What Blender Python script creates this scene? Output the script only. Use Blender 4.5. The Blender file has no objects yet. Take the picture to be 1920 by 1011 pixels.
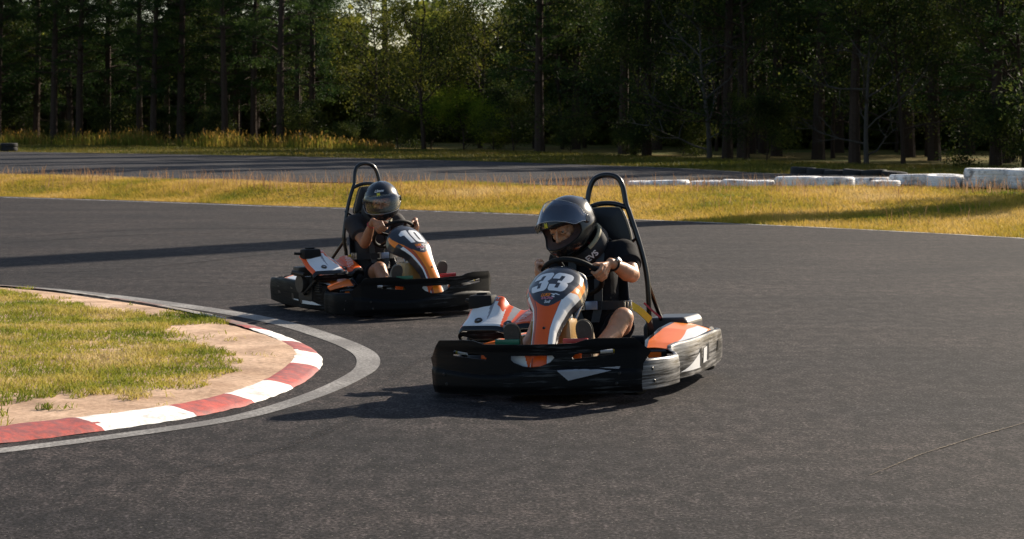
import bpy, bmesh, math, random
import numpy as np
from mathutils import Vector, Matrix, noise
S = bpy.context.scene
COL = S.collection
R = math.radians
# ---------------------------------------------------------------- camera, sky, sun, exposure
FPX, CAMH, HOR = 4007.0, 1.5127, 250.2          # focal length in photo pixels, eye height, horizon row
cam_d = bpy.data.cameras.new('camera'); cam = bpy.data.objects.new('camera', cam_d); COL.objects.link(cam)
cam_d.sensor_width = 36.0; cam_d.lens = FPX / 1920 * 36.0
cam.location = (0, 0, CAMH)
cam.rotation_euler = (R(90), 0, 0)
cam_d.shift_y = -(505.5 - HOR) / 1920.0
cam_d.clip_start = 0.1; cam_d.clip_end = 3000
cam_d.dof.use_dof = True; cam_d.dof.focus_distance = 12.4; cam_d.dof.aperture_fstop = 9.0
S.camera = cam
SUN_AZ, SUN_EL = R(45), R(27)                    # azimuth measured from +Y towards +X
wd = bpy.data.worlds.new('World'); S.world = wd; wd.use_nodes = True
nt = wd.node_tree; bg = nt.nodes['Background']
sky = nt.nodes.new('ShaderNodeTexSky'); sky.sky_type = 'NISHITA'; sky.sun_disc = False
sky.sun_elevation = SUN_EL; sky.sun_rotation = SUN_AZ
sky.air_density = 1.0; sky.dust_density = 1.2; sky.ozone_density = 1.0
nt.links.new(sky.outputs[0], bg.inputs[0]); bg.inputs[1].default_value = 0.078
sd = bpy.data.lights.new('sun', 'SUN'); sun = bpy.data.objects.new('sun', sd); COL.objects.link(sun)
sd.energy = 5.0; sd.angle = R(0.53); sd.color = (1.0, 0.88, 0.72)
sdir = Vector((math.sin(SUN_AZ) * math.cos(SUN_EL), math.cos(SUN_AZ) * math.cos(SUN_EL), math.sin(SUN_EL)))
sun.rotation_euler = sdir.to_track_quat('Z', 'Y').to_euler()
S.view_settings.view_transform = 'Standard'; S.view_settings.look = 'None'
S.view_settings.exposure = 0.84; S.view_settings.gamma = 1.0; S.view_settings.use_curve_mapping = False
S.render.engine = 'CYCLES'
S.cycles.max_bounces = 6; S.cycles.transparent_max_bounces = 12
S.cycles.use_denoising = True

# ---------------------------------------------------------------- helpers
def srgb(r, g, b):
    f = lambda c: (c / 255 / 12.92) if c / 255 <= 0.04045 else ((c / 255 + 0.055) / 1.055) ** 2.4
    return (f(r), f(g), f(b), 1)

def nodes(m):
    return m.node_tree.nodes, m.node_tree.links

def mat(name, col, rough=0.5, metal=0.0, var=0.12, scale=20.0, bump=0.0, bscale=60.0, spec=0.5, coat=0.0, sss=0.0, trans=0.0, alpha=1.0):
    m = bpy.data.materials.new(name); m.use_nodes = True
    N, L = nodes(m); b = N['Principled BSDF']
    if len(col) == 3: col = (*col, 1)
    b.inputs['Roughness'].default_value = rough; b.inputs['Metallic'].default_value = metal
    b.inputs['Specular IOR Level'].default_value = spec
    b.inputs['Coat Weight'].default_value = coat
    if sss: b.inputs['Subsurface Weight'].default_value = sss; b.inputs['Subsurface Radius'].default_value = (0.02, 0.008, 0.004)
    tc = N.new('ShaderNodeTexCoord')
    nz = N.new('ShaderNodeTexNoise'); nz.inputs['Scale'].default_value = scale; nz.inputs['Detail'].default_value = 5
    L.new(tc.outputs['Object'], nz.inputs['Vector'])
    mx = N.new('ShaderNodeMix'); mx.data_type = 'RGBA'
    mx.inputs[6].default_value = tuple(c * (1 - var) for c in col[:3]) + (1,)
    mx.inputs[7].default_value = tuple(min(1, c * (1 + var)) for c in col[:3]) + (1,)
    L.new(nz.outputs[0], mx.inputs[0]); L.new(mx.outputs[2], b.inputs['Base Color'])
    if bump:
        n2 = N.new('ShaderNodeTexNoise'); n2.inputs['Scale'].default_value = bscale; n2.inputs['Detail'].default_value = 4
        L.new(tc.outputs['Object'], n2.inputs['Vector'])
        bp = N.new('ShaderNodeBump'); bp.inputs['Strength'].default_value = 0.6; bp.inputs['Distance'].default_value = bump
        L.new(n2.outputs[0], bp.inputs['Height']); L.new(bp.outputs[0], b.inputs['Normal'])
    if alpha < 1: b.inputs['Alpha'].default_value = alpha
    return m

def ramp(N, stops):
    r = N.new('ShaderNodeValToRGB'); e = r.color_ramp.elements
    e[0].position, e[0].color = stops[0]; e[1].position, e[1].color = stops[1]
    for p, c in stops[2:]:
        x = e.new(p); x.color = c
    return r

class MB:
    """collects faces and links them as one mesh object"""
    def __init__(s): s.v = []; s.f = []; s.m = []
    def add(s, vs, fs, mi=0):
        o = len(s.v); s.v += [tuple(v) for v in vs]; s.f += [tuple(i + o for i in f) for f in fs]
        s.m += (mi if isinstance(mi, list) else [mi] * len(fs)); return s
    def box(s, c, d, mi=0, rot=None, taper=(1, 1), bev=0.0):
        cx, cy, cz = c; a, b, h = d[0] / 2, d[1] / 2, d[2] / 2
        bm = bmesh.new()
        vs = []
        for z, k in ((-h, 1), (h, 1)):
            tx, ty = (1, 1) if z < 0 else taper
            for x, y in ((-a, -b), (a, -b), (a, b), (-a, b)): vs.append(bm.verts.new((x * tx, y * ty, z)))
        for f in ((3, 2, 1, 0), (4, 5, 6, 7), (0, 1, 5, 4), (1, 2, 6, 5), (2, 3, 7, 6), (3, 0, 4, 7)): bm.faces.new([vs[i] for i in f])
        if bev: bmesh.ops.bevel(bm, geom=bm.edges[:], offset=bev, segments=2, affect='EDGES', profile=0.6)
        M = Matrix.Translation(Vector(c)) @ (rot.to_4x4() if rot else Matrix.Identity(4))
        bm.verts.index_update()
        s.add([M @ v.co for v in bm.verts], [[v.index for v in f.verts] for f in bm.faces], mi); bm.free(); return s
    def tube(s, pts, r, n=10, mi=0, closed=False, cap=True):
        pts = [Vector(p) for p in pts]; k = len(pts)
        rs = r if isinstance(r, (list, tuple)) else [r] * k
        t0 = None; rings = []
        for i, p in enumerate(pts):
            if closed: t = (pts[(i + 1) % k] - pts[i - 1])
            else: t = pts[min(i + 1, k - 1)] - pts[max(i - 1, 0)]
            t.normalize()
            if t0 is None:
                u = t.orthogonal().normalized()
            else:
                q = t0.rotation_difference(t); u = (q @ u); u = (u - t * u.dot(t)).normalized()
            t0 = t; w = t.cross(u)
            rings.append([p + (u * math.cos(2 * math.pi * j / n) + w * math.sin(2 * math.pi * j / n)) * rs[i] for j in range(n)])
        vs = [v for g in rings for v in g]; fs = []
        for i in range(k if closed else k - 1):
            a, b = i * n, ((i + 1) % k) * n
            for j in range(n): fs.append((a + j, a + (j + 1) % n, b + (j + 1) % n, b + j))
        if cap and not closed: fs += [tuple(range(n - 1, -1, -1)), tuple((k - 1) * n + j for j in range(n))]
        return s.add(vs, fs, mi)
    def lathe(s, prof, M=Matrix.Identity(4), n=32, mi=0, closed=False):
        vs = []; fs = []; k = len(prof)
        for i in range(n):
            a = 2 * math.pi * i / n
            for r, z in prof: vs.append(M @ Vector((r * math.cos(a), r * math.sin(a), z)))
        for i in range(n):
            j = (i + 1) % n
            for q in range(k if closed else k - 1):
                fs.append((i * k + q, j * k + q, j * k + (q + 1) % k, i * k + (q + 1) % k))
        return s.add(vs, fs, mi)
    def grid(s, fn, nu, nv, mf=None, keep=None):
        vs = [fn(i / nu, j / nv) for j in range(nv + 1) for i in range(nu + 1)]; fs = []; ms = []
        for j in range(nv):
            for i in range(nu):
                u, v = (i + .5) / nu, (j + .5) / nv
                if keep and not keep(u, v): continue
                a = j * (nu + 1) + i; fs.append((a, a + 1, a + nu + 2, a + nu + 1)); ms.append(mf(u, v) if mf else 0)
        o = len(s.v); s.v += [tuple(v) for v in vs]; s.f += [tuple(i + o for i in f) for f in fs]; s.m += ms; return s
    def prism(s, poly, fn0, fn1, mi=0):
        """polygon (list of 2-tuples) mapped by fn0 / fn1 to its two faces"""
        n = len(poly); a = [fn0(*p) for p in poly]; b = [fn1(*p) for p in poly]
        return s.add(a + b, [tuple(range(n)), tuple(range(2 * n - 1, n - 1, -1))] + [(i, i + n, (i + 1) % n + n, (i + 1) % n) for i in range(n)], mi)
    def build(s, name, mats, parent=None, smooth=True, clean=True):
        me = bpy.data.meshes.new(name); me.from_pydata(s.v, [], s.f)
        for m in (mats if isinstance(mats, (list, tuple)) else [mats]): me.materials.append(m)
        if len(me.materials) > 1: me.polygons.foreach_set('material_index', s.m)
        if clean:
            bm = bmesh.new(); bm.from_mesh(me)
            used = [v for v in bm.verts if not v.link_faces]; bmesh.ops.delete(bm, geom=used, context='VERTS')
            bmesh.ops.remove_doubles(bm, verts=bm.verts, dist=1e-5)
            bmesh.ops.recalc_face_normals(bm, faces=bm.faces); bm.to_mesh(me); bm.free()
        if smooth: me.shade_smooth(); me.set_sharp_from_angle(angle=R(38))
        o = bpy.data.objects.new(name, me); COL.objects.link(o)
        if parent: o.parent = parent
        return o

def tag(o, label=None, cat=None, group=None, kind=None):
    for k, v in (('label', label), ('category', cat), ('group', group), ('kind', kind)):
        if v: o[k] = v
    return o
def empty(name, loc, rot=(0, 0, 0)):
    o = bpy.data.objects.new(name, None); COL.objects.link(o); o.location = loc; o.rotation_euler = rot; o.empty_display_size = .2
    return o
def solidify(o, t, off=-1):
    m = o.modifiers.new('thick', 'SOLIDIFY'); m.thickness = t; m.offset = off; return m
def bake(o):
    """apply the modifiers"""
    dg = bpy.context.evaluated_depsgraph_get(); dg.update()
    me = bpy.data.meshes.new_from_object(o.evaluated_get(dg)); old = o.data; o.modifiers.clear(); o.data = me; me.name = o.name
    return o
def raw_mesh(name, V, Fq, mats, smooth=False, nper=4, midx=None):
    """fast mesh from numpy arrays; all faces have nper corners"""
    me = bpy.data.meshes.new(name); nv, nf = len(V), len(Fq)
    me.vertices.add(nv); me.vertices.foreach_set('co', V.astype(np.float32).ravel())
    me.loops.add(nf * nper); me.loops.foreach_set('vertex_index', Fq.astype(np.int32).ravel())
    me.polygons.add(nf); me.polygons.foreach_set('loop_start', np.arange(0, nf * nper, nper, dtype=np.int32))
    for m in mats: me.materials.append(m)
    if midx is not None: me.polygons.foreach_set('material_index', midx.astype(np.int32))
    if smooth: me.polygons.foreach_set('use_smooth', np.ones(nf, bool))
    me.update(calc_edges=True); me.validate()
    return me
def link(name, me, parent=None):
    o = bpy.data.objects.new(name, me); COL.objects.link(o)
    if parent: o.parent = parent
    return o
def lerp(a, b, t): return a + (b - a) * t
def interp(x, xs, ys): return float(np.interp(x, xs, ys))
def smooth01(t): t = max(0, min(1, t)); return t * t * (3 - 2 * t)
def catmull(pts, n=8, closed=False):
    P = [Vector(p) for p in pts]; out = []; k = len(P)
    for i in range(k if closed else k - 1):
        p1, p2 = P[i], P[(i + 1) % k]
        p0 = P[i - 1] if (closed or i > 0) else p1 * 2 - p2
        p3 = P[(i + 2) % k] if (closed or i + 2 < k) else p2 * 2 - p1
        for j in range(n):
            t = j / n
            out.append(0.5 * ((2 * p1) + (p2 - p0) * t + (2 * p0 - 5 * p1 + 4 * p2 - p3) * t * t + (3 * p1 - p0 - 3 * p2 + p3) * t ** 3))
    if not closed: out.append(P[-1])
    return out
# ---------------------------------------------------------------- terrain
# directions (x / distance) at which the bank and the tree line are known
A_ = [(u - 960) / FPX for u in (-1500, 0, 500, 960, 1200, 1920, 3000)]
D_EDGE = [60, 51.4, 45.0, 40.5, 37.5, 30.8, 24]      # outer edge of the near track
D_TOP = [66, 56.9, 49.0, 46.4, 44.6, 42.6, 41]       # crest of the grass bank
AF = [(u - 960) / FPX for u in (-1500, 0, 500, 960, 1300, 1450, 1920, 3000)]
D_FAR = [112, 94.8, 83.8, 71.4, 61.5, 55.6, 49, 45]   # far edge of the second track
AT = [(u - 960) / FPX for u in (-1500, 0, 640, 960, 1280, 1600, 1920, 2600, 3400)]
D_TREE = [150, 131, 109, 98, 80, 69, 64, 62, 62]
def d_edge(a): return interp(a, A_, D_EDGE)
def d_top(a): return interp(a, A_, D_TOP)
def d_far(a): return interp(a, AF, D_FAR)
def d_tree(a): return interp(a, AT, D_TREE)
def terrain(x, y):
    if y < 15: return 0.0
    a = x / y; e, t = d_edge(a), d_top(a)
    if y <= e: return 0.0
    z = 0.37 * smooth01((y - e - 0.2) / (t - e)) ** 0.85 + 0.08 * smooth01((y - t - 1) / 10)
    return z + 0.0065 * max(0, min(y, 160) - 58)
def ground_pt(u, v):
    """point of the flat near track seen at photo pixel u, v"""
    d = FPX * CAMH / (v - HOR); return Vector(((u - 960) / FPX * d, d, 0))

def ground_material():
    m = bpy.data.materials.new('dry_grass_soil'); m.use_nodes = True; N, L = nodes(m); b = N['Principled BSDF']
    b.inputs['Roughness'].default_value = 0.95; b.inputs['Specular IOR Level'].default_value = 0.1
    tc = N.new('ShaderNodeTexCoord')
    mp = N.new('ShaderNodeMapping'); mp.inputs['Scale'].default_value = (1, 1, 1); L.new(tc.outputs['Object'], mp.inputs[0])
    n1 = N.new('ShaderNodeTexNoise'); n1.inputs['Scale'].default_value = 0.22; n1.inputs['Detail'].default_value = 6; L.new(mp.outputs[0], n1.inputs['Vector'])
    n2 = N.new('ShaderNodeTexNoise'); n2.inputs['Scale'].default_value = 9; n2.inputs['Detail'].default_value = 6; L.new(mp.outputs[0], n2.inputs['Vector'])
    r1 = ramp(N, [(0.38, (0.085, 0.10, 0.018, 1)), (0.62, (0.21, 0.15, 0.045, 1))]); L.new(n1.outputs[0], r1.inputs[0])
    r2 = ramp(N, [(0.3, (0.45, 0.45, 0.45, 1)), (0.7, (1.25, 1.2, 1.1, 1))]); L.new(n2.outputs[0], r2.inputs[0])
    mx = N.new('ShaderNodeMix'); mx.data_type = 'RGBA'; mx.blend_type = 'MULTIPLY'; mx.inputs[0].default_value = 1
    L.new(r1.outputs[0], mx.inputs[6]); L.new(r2.outputs[0], mx.inputs[7]); L.new(mx.outputs[2], b.inputs['Base Color'])
    bp = N.new('ShaderNodeBump'); bp.inputs['Distance'].default_value = 0.05; L.new(n2.outputs[0], bp.inputs['Height']); L.new(bp.outputs[0], b.inputs['Normal'])
    return m
M_GROUND = ground_material()
xs = np.unique(np.concatenate([np.linspace(-900, -60, 12), np.linspace(-60, -26, 18), np.linspace(-26, 26, 131), np.linspace(26, 60, 18), np.linspace(60, 900, 12)]))
ys = np.unique(np.concatenate([np.linspace(-300, 10, 6), np.linspace(10, 24, 6), np.linspace(24, 62, 120), np.linspace(62, 170, 60), np.linspace(170, 1600, 10)]))
V = np.array([(x, y, terrain(x, y) - 0.03) for y in ys for x in xs]); nx = len(xs)
Fq = np.array([(j * nx + i, j * nx + i + 1, (j + 1) * nx + i + 1, (j + 1) * nx + i) for j in range(len(ys) - 1) for i in range(nx - 1)])
ground = link('ground', raw_mesh('ground', V, Fq, [M_GROUND], True)); tag(ground, kind='structure')

# ---------------------------------------------------------------- asphalt
def asphalt_material(name, base, warm, fine=True):
    m = bpy.data.materials.new(name); m.use_nodes = True; N, L = nodes(m); b = N['Principled BSDF']
    tc = N.new('ShaderNodeTexCoord')
    def nz(scale, detail=4, sc=(1, 1, 1), rot=0, dist=0.0, rough=0.5):
        mp = N.new('ShaderNodeMapping'); mp.inputs['Scale'].default_value = sc; mp.inputs['Rotation'].default_value = (0, 0, rot)
        L.new(tc.outputs['Object'], mp.inputs[0])
        n = N.new('ShaderNodeTexNoise'); n.inputs['Scale'].default_value = scale; n.inputs['Detail'].default_value = detail
        n.inputs['Distortion'].default_value = dist; n.inputs['Roughness'].default_value = rough
        L.new(mp.outputs[0], n.inputs['Vector']); return n
    grain = nz(62, 2, rough=0.6); g2 = nz(26, 4, rough=0.7); patch = nz(0.55, 5); mid = nz(9, 7, (1, .5, 1), rough=.70); streak = nz(1.0, 5, (0.22, 2.6, 1), R(14), 0.6)
    fleck = nz(60, 1)
    def mul(a, bb):
        x = N.new('ShaderNodeMix'); x.data_type = 'RGBA'; x.blend_type = 'MULTIPLY'; x.inputs[0].default_value = 1
        L.new(a, x.inputs[6]); L.new(bb, x.inputs[7]); return x.outputs[2]
    rg = ramp(N, [(0.40, (0.15, 0.15, 0.15, 1)), (0.62, (2.3, 2.2, 2.12, 1))]); L.new(grain.outputs[0], rg.inputs[0])
    r2 = ramp(N, [(0.38, (0.50, 0.50, 0.52, 1)), (0.62, (1.50, 1.46, 1.42, 1))]); L.new(g2.outputs[0], r2.inputs[0])
    rm = ramp(N, [(0.41, (0.52, 0.54, 0.58, 1)), (0.59, (1.48, 1.42, 1.38, 1))]); L.new(mid.outputs[0], rm.inputs[0])
    rp = ramp(N, [(0.34, (0.66, 0.69, 0.74, 1)), (0.64, (1.26, 1.20, 1.15, 1))]); L.new(patch.outputs[0], rp.inputs[0])
    rs = ramp(N, [(0.35, (0.80, 0.80, 0.81, 1)), (0.62, (1.12, 1.11, 1.10, 1))]); L.new(streak.outputs[0], rs.inputs[0])
    rf = ramp(N, [(0.70, (0, 0, 0, 1)), (0.73, (1, 1, 1, 1))]); L.new(fleck.outputs[0], rf.inputs[0])
    c = N.new('ShaderNodeRGB'); c.outputs[0].default_value = (*base, 1)
    o = mul(mul(mul(mul(mul(c.outputs[0], rg.outputs[0]), r2.outputs[0]), rp.outputs[0]), rs.outputs[0]), rm.outputs[0])
    fx = N.new('ShaderNodeMix'); fx.data_type = 'RGBA'; L.new(rf.outputs[0], fx.inputs[0]); L.new(o, fx.inputs[6]); fx.inputs[7].default_value = (0.16, 0.145, 0.125, 1)
    L.new(fx.outputs[2], b.inputs['Base Color'])
    b.inputs['Roughness'].default_value = 0.92; b.inputs['Specular IOR Level'].default_value = 0.14
    ad = N.new('ShaderNodeMath'); ad.operation = 'ADD'; L.new(grain.outputs[0], ad.inputs[0]); L.new(g2.outputs[0], ad.inputs[1])
    bp = N.new('ShaderNodeBump'); bp.inputs['Strength'].default_value = 0.55; bp.inputs['Distance'].default_value = 0.004
    L.new(ad.outputs[0], bp.inputs['Height']); L.new(bp.outputs[0], b.inputs['Normal'])
    return m
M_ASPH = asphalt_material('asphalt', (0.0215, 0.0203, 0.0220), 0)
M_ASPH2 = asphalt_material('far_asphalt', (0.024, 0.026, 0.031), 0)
# near track: one flat sheet out to its edge
vs = []; fs = []; cols = np.linspace(-2.2, 2.2, 120); n = 0
for a in cols:
    e = d_edge(max(-.62, min(.51, a))) - 0.0
    vs += [(a * e if abs(a) < .55 else a * 60, e + 0.12 * noise.noise(Vector((a * 60, 0, 3))), 0.0)]
vs = []
for i, x in enumerate(np.linspace(-70, 70, 281)):
    # edge distance for this x
    y = 40.0
    for _ in range(30): y = d_edge(x / y) * 0.5 + y * 0.5
    vs += [(x, -60, 0.0), (x, 8, 0.0), (x, y + 0.08 * noise.noise(Vector((x * 1.7, 0, 3))), 0.0)]
for i in range(280):
    fs += [(3 * i, 3 * i + 3, 3 * i + 4, 3 * i + 1), (3 * i + 1, 3 * i + 4, 3 * i + 5, 3 * i + 2)]
track = MB().add(vs, fs).build('near_track', M_ASPH, smooth=False); tag(track, kind='structure')
# far track laid on the terrain
def far_track_pt(s, t):
    a = lerp(-.45, .34, s); d = lerp(d_top(a) + 1.0, max(d_far(a), d_top(a) + 1.5), t)
    x, y = a * d, d; return (x, y, terrain(x, y) + 0.012)
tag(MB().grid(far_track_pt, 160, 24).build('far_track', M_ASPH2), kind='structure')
def paint_material(name, base, wear=0.5, dirt=(0.09, 0.085, 0.08, 1), scale=30, gscale=90, rough=0.7):
    m = bpy.data.materials.new(name); m.use_nodes = True; N, L = nodes(m); b = N['Principled BSDF']; b.inputs['Roughness'].default_value = rough
    tc = N.new('ShaderNodeTexCoord')
    n1 = N.new('ShaderNodeTexNoise'); n1.inputs['Scale'].default_value = scale; n1.inputs['Detail'].default_value = 8; n1.inputs['Roughness'].default_value = 0.7; L.new(tc.outputs['Object'], n1.inputs['Vector'])
    n3 = N.new('ShaderNodeTexNoise'); n3.inputs['Scale'].default_value = 1.6; n3.inputs['Detail'].default_value = 4; L.new(tc.outputs['Object'], n3.inputs['Vector'])
    ad = N.new('ShaderNodeMath'); ad.operation = 'MULTIPLY_ADD'; L.new(n3.outputs[0], ad.inputs[0]); ad.inputs[1].default_value = 0.5; L.new(n1.outputs[0], ad.inputs[2])
    rr = ramp(N, [(0.62 + (0.5 - wear) * .4, (0, 0, 0, 1)), (0.9 + (0.5 - wear) * .4, (1, 1, 1, 1))]); L.new(ad.outputs[0], rr.inputs[0])
    mx = N.new('ShaderNodeMix'); mx.data_type = 'RGBA'; mx.inputs[6].default_value = (*base, 1); mx.inputs[7].default_value = dirt
    L.new(rr.outputs[0], mx.inputs[0]); L.new(mx.outputs[2], b.inputs['Base Color'])
    bp = N.new('ShaderNodeBump'); bp.inputs['Distance'].default_value = 0.006; bp.inputs['Strength'].default_value = 0.7; L.new(n1.outputs[0], bp.inputs['Height']); L.new(bp.outputs[0], b.inputs['Normal'])
    return m
M_LINE = paint_material('worn_line_paint', (0.44, 0.42, 0.39), 0.78, dirt=(0.13, 0.12, 0.11, 1), scale=45)
M_LINE2 = paint_material('edge_line_paint', (0.62, 0.60, 0.56), 0.55, scale=9)
M_KW = paint_material('white_kerb_paint', (0.88, 0.86, 0.82), 0.26, dirt=(0.34, 0.30, 0.25, 1), scale=16)
M_KR = paint_material('red_kerb_paint', (0.60, 0.085, 0.055), 0.72, dirt=(0.24, 0.065, 0.06, 1), scale=16)
M_KW2 = paint_material('worn_white_kerb_paint', (0.62, 0.60, 0.56), 0.75, dirt=(0.22, 0.19, 0.16, 1), scale=12)
M_KR2 = paint_material('worn_red_kerb_paint', (0.26, 0.075, 0.06), 0.85, dirt=(0.17, 0.12, 0.10, 1), scale=12)
# white line along the outer edge of the near track (broken by wear)
def ribbon(name, mats, pts, w, z, mf=None, kind='structure', keep=None, offs=0):
    P = [Vector((p[0], p[1], 0)) for p in pts]; mb = MB(); vs = []; k = len(P)
    for i, p in enumerate(P):
        t = (P[min(i + 1, k - 1)] - P[max(i - 1, 0)]).normalized(); nrm = Vector((-t.y, t.x, 0)); ww = w(i / (k - 1)) if callable(w) else w
        vs += [p + nrm * (offs - ww / 2) + Vector((0, 0, z)), p + nrm * (offs + ww / 2) + Vector((0, 0, z))]
    fs = [(2 * i, 2 * i + 1, 2 * i + 3, 2 * i + 2) for i in range(k - 1) if keep is None or keep(i / (k - 1))]
    o = mb.add(vs, fs).build(name, mats, smooth=False); tag(o, kind=kind); return o
edge_pts = [((lambda d: (a * d, d - 0.55 - 0.5 * max(0, -a)))(d_edge(a))) for a in np.linspace(-.30, .02, 200)]
rnd = random.Random(5)
gaps = [rnd.random() for _ in range(400)]
ribbon('white_edge_line', M_LINE2, edge_pts, 0.13, 0.004, keep=lambda t: t < .55 or noise.noise(Vector((t * 120, 1, 0))) > -.12)
edge2 = [((lambda d: (a * d, d - 0.12))(d_edge(a))) for a in np.linspace(.02, .30, 160)]
ribbon('pale_edge_strip', M_LINE2, edge2, 0.10, 0.004)
far_line = [((lambda d: (a * d, d - 0.25))(d_far(a))) for a in np.linspace(.05, .16, 60)]
mb = MB(); vs = []
for (x, y) in far_line: vs += [(x, y, terrain(x, y) + .017), (x, y + .25, terrain(x, y + .25) + .017)]
tag(mb.add(vs, [(2 * i, 2 * i + 1, 2 * i + 3, 2 * i + 2) for i in range(59)]).build('far_edge_line', M_LINE2, smooth=False), kind='structure')

# ---------------------------------------------------------------- kerb and inner corner
K_OUT = [(-820, 936), (-420, 885), (-200, 858), (0, 833), (200, 808), (368, 782), (475, 757), (550, 729), (590, 702), (604, 684), (600, 668), (578, 652), (530, 632), (450, 606), (345, 583), (240, 566), (120, 550), (0, 540), (-160, 529), (-400, 515), (-820, 491)]
K_IN = [(-470, 848), (-240, 826), (-40, 803), (160, 783), (330, 757), (435, 736), (505, 713), (542, 694), (555, 678), (550, 662), (530, 648), (490, 630), (415, 607), (318, 587), (215, 570), (100, 554), (-20, 543), (-180, 532), (-420, 518)]
kout = catmull([ground_pt(*p) for p in K_OUT], 14)
# inner edge: offset of the outer one
def offset(pts, d):
    out = []
    for i, p in enumerate(pts):
        t = (pts[min(i + 1, len(pts) - 1)] - pts[max(i - 1, 0)]).normalized(); out.append(p + Vector((-t.y, t.x, 0)) * d)
    return out
KW_ = 0.27
def kwf(p): return KW_ - .085 * smooth01((p.x + 2.3) / .9) - .07 * smooth01((p.y - 15) / 3)
# block boundaries along the outer edge, as photo pixels
BND = [ground_pt(*p) for p in [(-620, 910), (-400, 882), (-200, 858), (200, 808), (368, 782), (475, 757), (550, 729), (600, 693), (602, 668), (572, 650), (510, 626), (440, 603), (340, 582), (240, 566), (110, 549), (-60, 536)]]
L_ = [0]
for i in range(1, len(kout)): L_.append(L_[-1] + (kout[i] - kout[i - 1]).length)
bl = sorted(L_[min(range(len(kout)), key=lambda i: (kout[i] - b).length)] for b in BND)
def kerb_profile(t):  # across 0 outer .. 1 inner
    return interp(t, [0, .08, .45, .85, 1.0], [0.0, .016, .034, .046, .044])
total = L_[-1]; NS = 520
def kerb_at(s):
    d = s * total; i = min(len(L_) - 2, max(0, int(np.searchsorted(L_, d)) - 1)); f = (d - L_[i]) / max(1e-6, L_[i + 1] - L_[i])
    p = kout[i].lerp(kout[i + 1], f)
    t = (kout[min(i + 3, len(kout) - 1)] - kout[max(i - 2, 0)]).normalized(); return p, Vector((-t.y, t.x, 0))
def kerb_fn(u, v):
    p, nrm = kerb_at(u); q = p + nrm * (kwf(p) * v + (0.007 * noise.noise(p * 5) if v < .2 else 0))
    return q + Vector((0, 0, 0.003 + kerb_profile(v) + 0.005 * noise.noise(q * 9)))
def kerb_m(u, v):
    uu = u * total + .022 * noise.noise(Vector((u * 40, v * 5, 0)))
    k = (1 + sum(1 for b in bl if b < uu)) % 2; return k + (2 if kerb_at(u)[0].y > 14.9 and u > .4 else 0)
kerb = MB().grid(kerb_fn, NS, 10, mf=kerb_m).build('kerb', [M_KR, M_KW, M_KR2, M_KW2]); tag(kerb, kind='structure')
# paint line outside the kerb
LN = [(-860, 948), (-420, 893), (-200, 870), (0, 846), (200, 821), (400, 792), (500, 770), (600, 737), (662, 708), (687, 690), (689, 671), (670, 655), (625, 636), (550, 612), (460, 592), (345, 574), (240, 560), (120, 546), (0, 537), (-160, 527), (-400, 513), (-840, 488)]
lp = catmull([ground_pt(*p) for p in LN], 16)
ribbon('corner_line', M_LINE, lp, lambda t: 0.135 + .03 * smooth01((t - .3) / .25) + 0.06 * smooth01((t - .5) / .3), 0.003)
# sand island inside the kerb
kin = [kerb_at(i / 300)[0] + kerb_at(i / 300)[1] * (kwf(kerb_at(i / 300)[0]) - 0.02) for i in range(301)]
def island_h(x, y): return 0.045 + 0.02 * noise.noise(Vector((x * .8, y * .8, 0))) + 0.012 * noise.noise(Vector((x * 4, y * 4, 5)))
def sand_material():
    m = bpy.data.materials.new('sand'); m.use_nodes = True; N, L = nodes(m); b = N['Principled BSDF']; b.inputs['Roughness'].default_value = 0.95; b.inputs['Specular IOR Level'].default_value = .1
    tc = N.new('ShaderNodeTexCoord')
    n1 = N.new('ShaderNodeTexNoise'); n1.inputs['Scale'].default_value = 2.2; n1.inputs['Detail'].default_value = 8; L.new(tc.outputs['Object'], n1.inputs['Vector'])
    n2 = N.new('ShaderNodeTexNoise'); n2.inputs['Scale'].default_value = 26; n2.inputs['Detail'].default_value = 9; n2.inputs['Roughness'].default_value = .7; L.new(tc.outputs['Object'], n2.inputs['Vector'])
    r1 = ramp(N, [(0.34, (0.42, 0.28, 0.19, 1)), (0.62, (0.64, 0.45, 0.32, 1))]); L.new(n1.outputs[0], r1.inputs[0])
    r2 = ramp(N, [(0.32, (0.62, 0.60, 0.57, 1)), (0.6, (1.1, 1.1, 1.1, 1))]); L.new(n2.outputs[0], r2.inputs[0])
    mx = N.new('ShaderNodeMix'); mx.data_type = 'RGBA'; mx.blend_type = 'MULTIPLY'; mx.inputs[0].default_value = 1
    L.new(r1.outputs[0], mx.inputs[6]); L.new(r2.outputs[0], mx.inputs[7]); L.new(mx.outputs[2], b.inputs['Base Color'])
    bp = N.new('ShaderNodeBump'); bp.inputs['Distance'].default_value = 0.010; bp.inputs['Strength'].default_value = .55; L.new(n2.outputs[0], bp.inputs['Height']); L.new(bp.outputs[0], b.inputs['Normal'])
    return m
M_SAND = sand_material()
def chord(s):   # pairs of inner-edge points at equal share: near branch / far branch
    return kin
apex = max(range(len(kin)), key=lambda i: kin[i].x)
near_b = kin[:apex + 1]; far_b = kin[apex:][::-1]
def samp(b, t):
    f = t * (len(b) - 1); i = min(len(b) - 2, int(f)); return b[i].lerp(b[i + 1], f - i)
def isl(u, v):
    u = 1 - (1 - u) ** 1.0
    p = samp(near_b, u).lerp(samp(far_b, u), v); e = min(v, 1 - v, (1 - u) * 2)
    return (p.x, p.y, lerp(0.030, island_h(p.x, p.y), smooth01(e * 12)))
sand = MB().grid(isl, 150, 90).build('sand_island', M_SAND); tag(sand, kind='structure')

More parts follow.
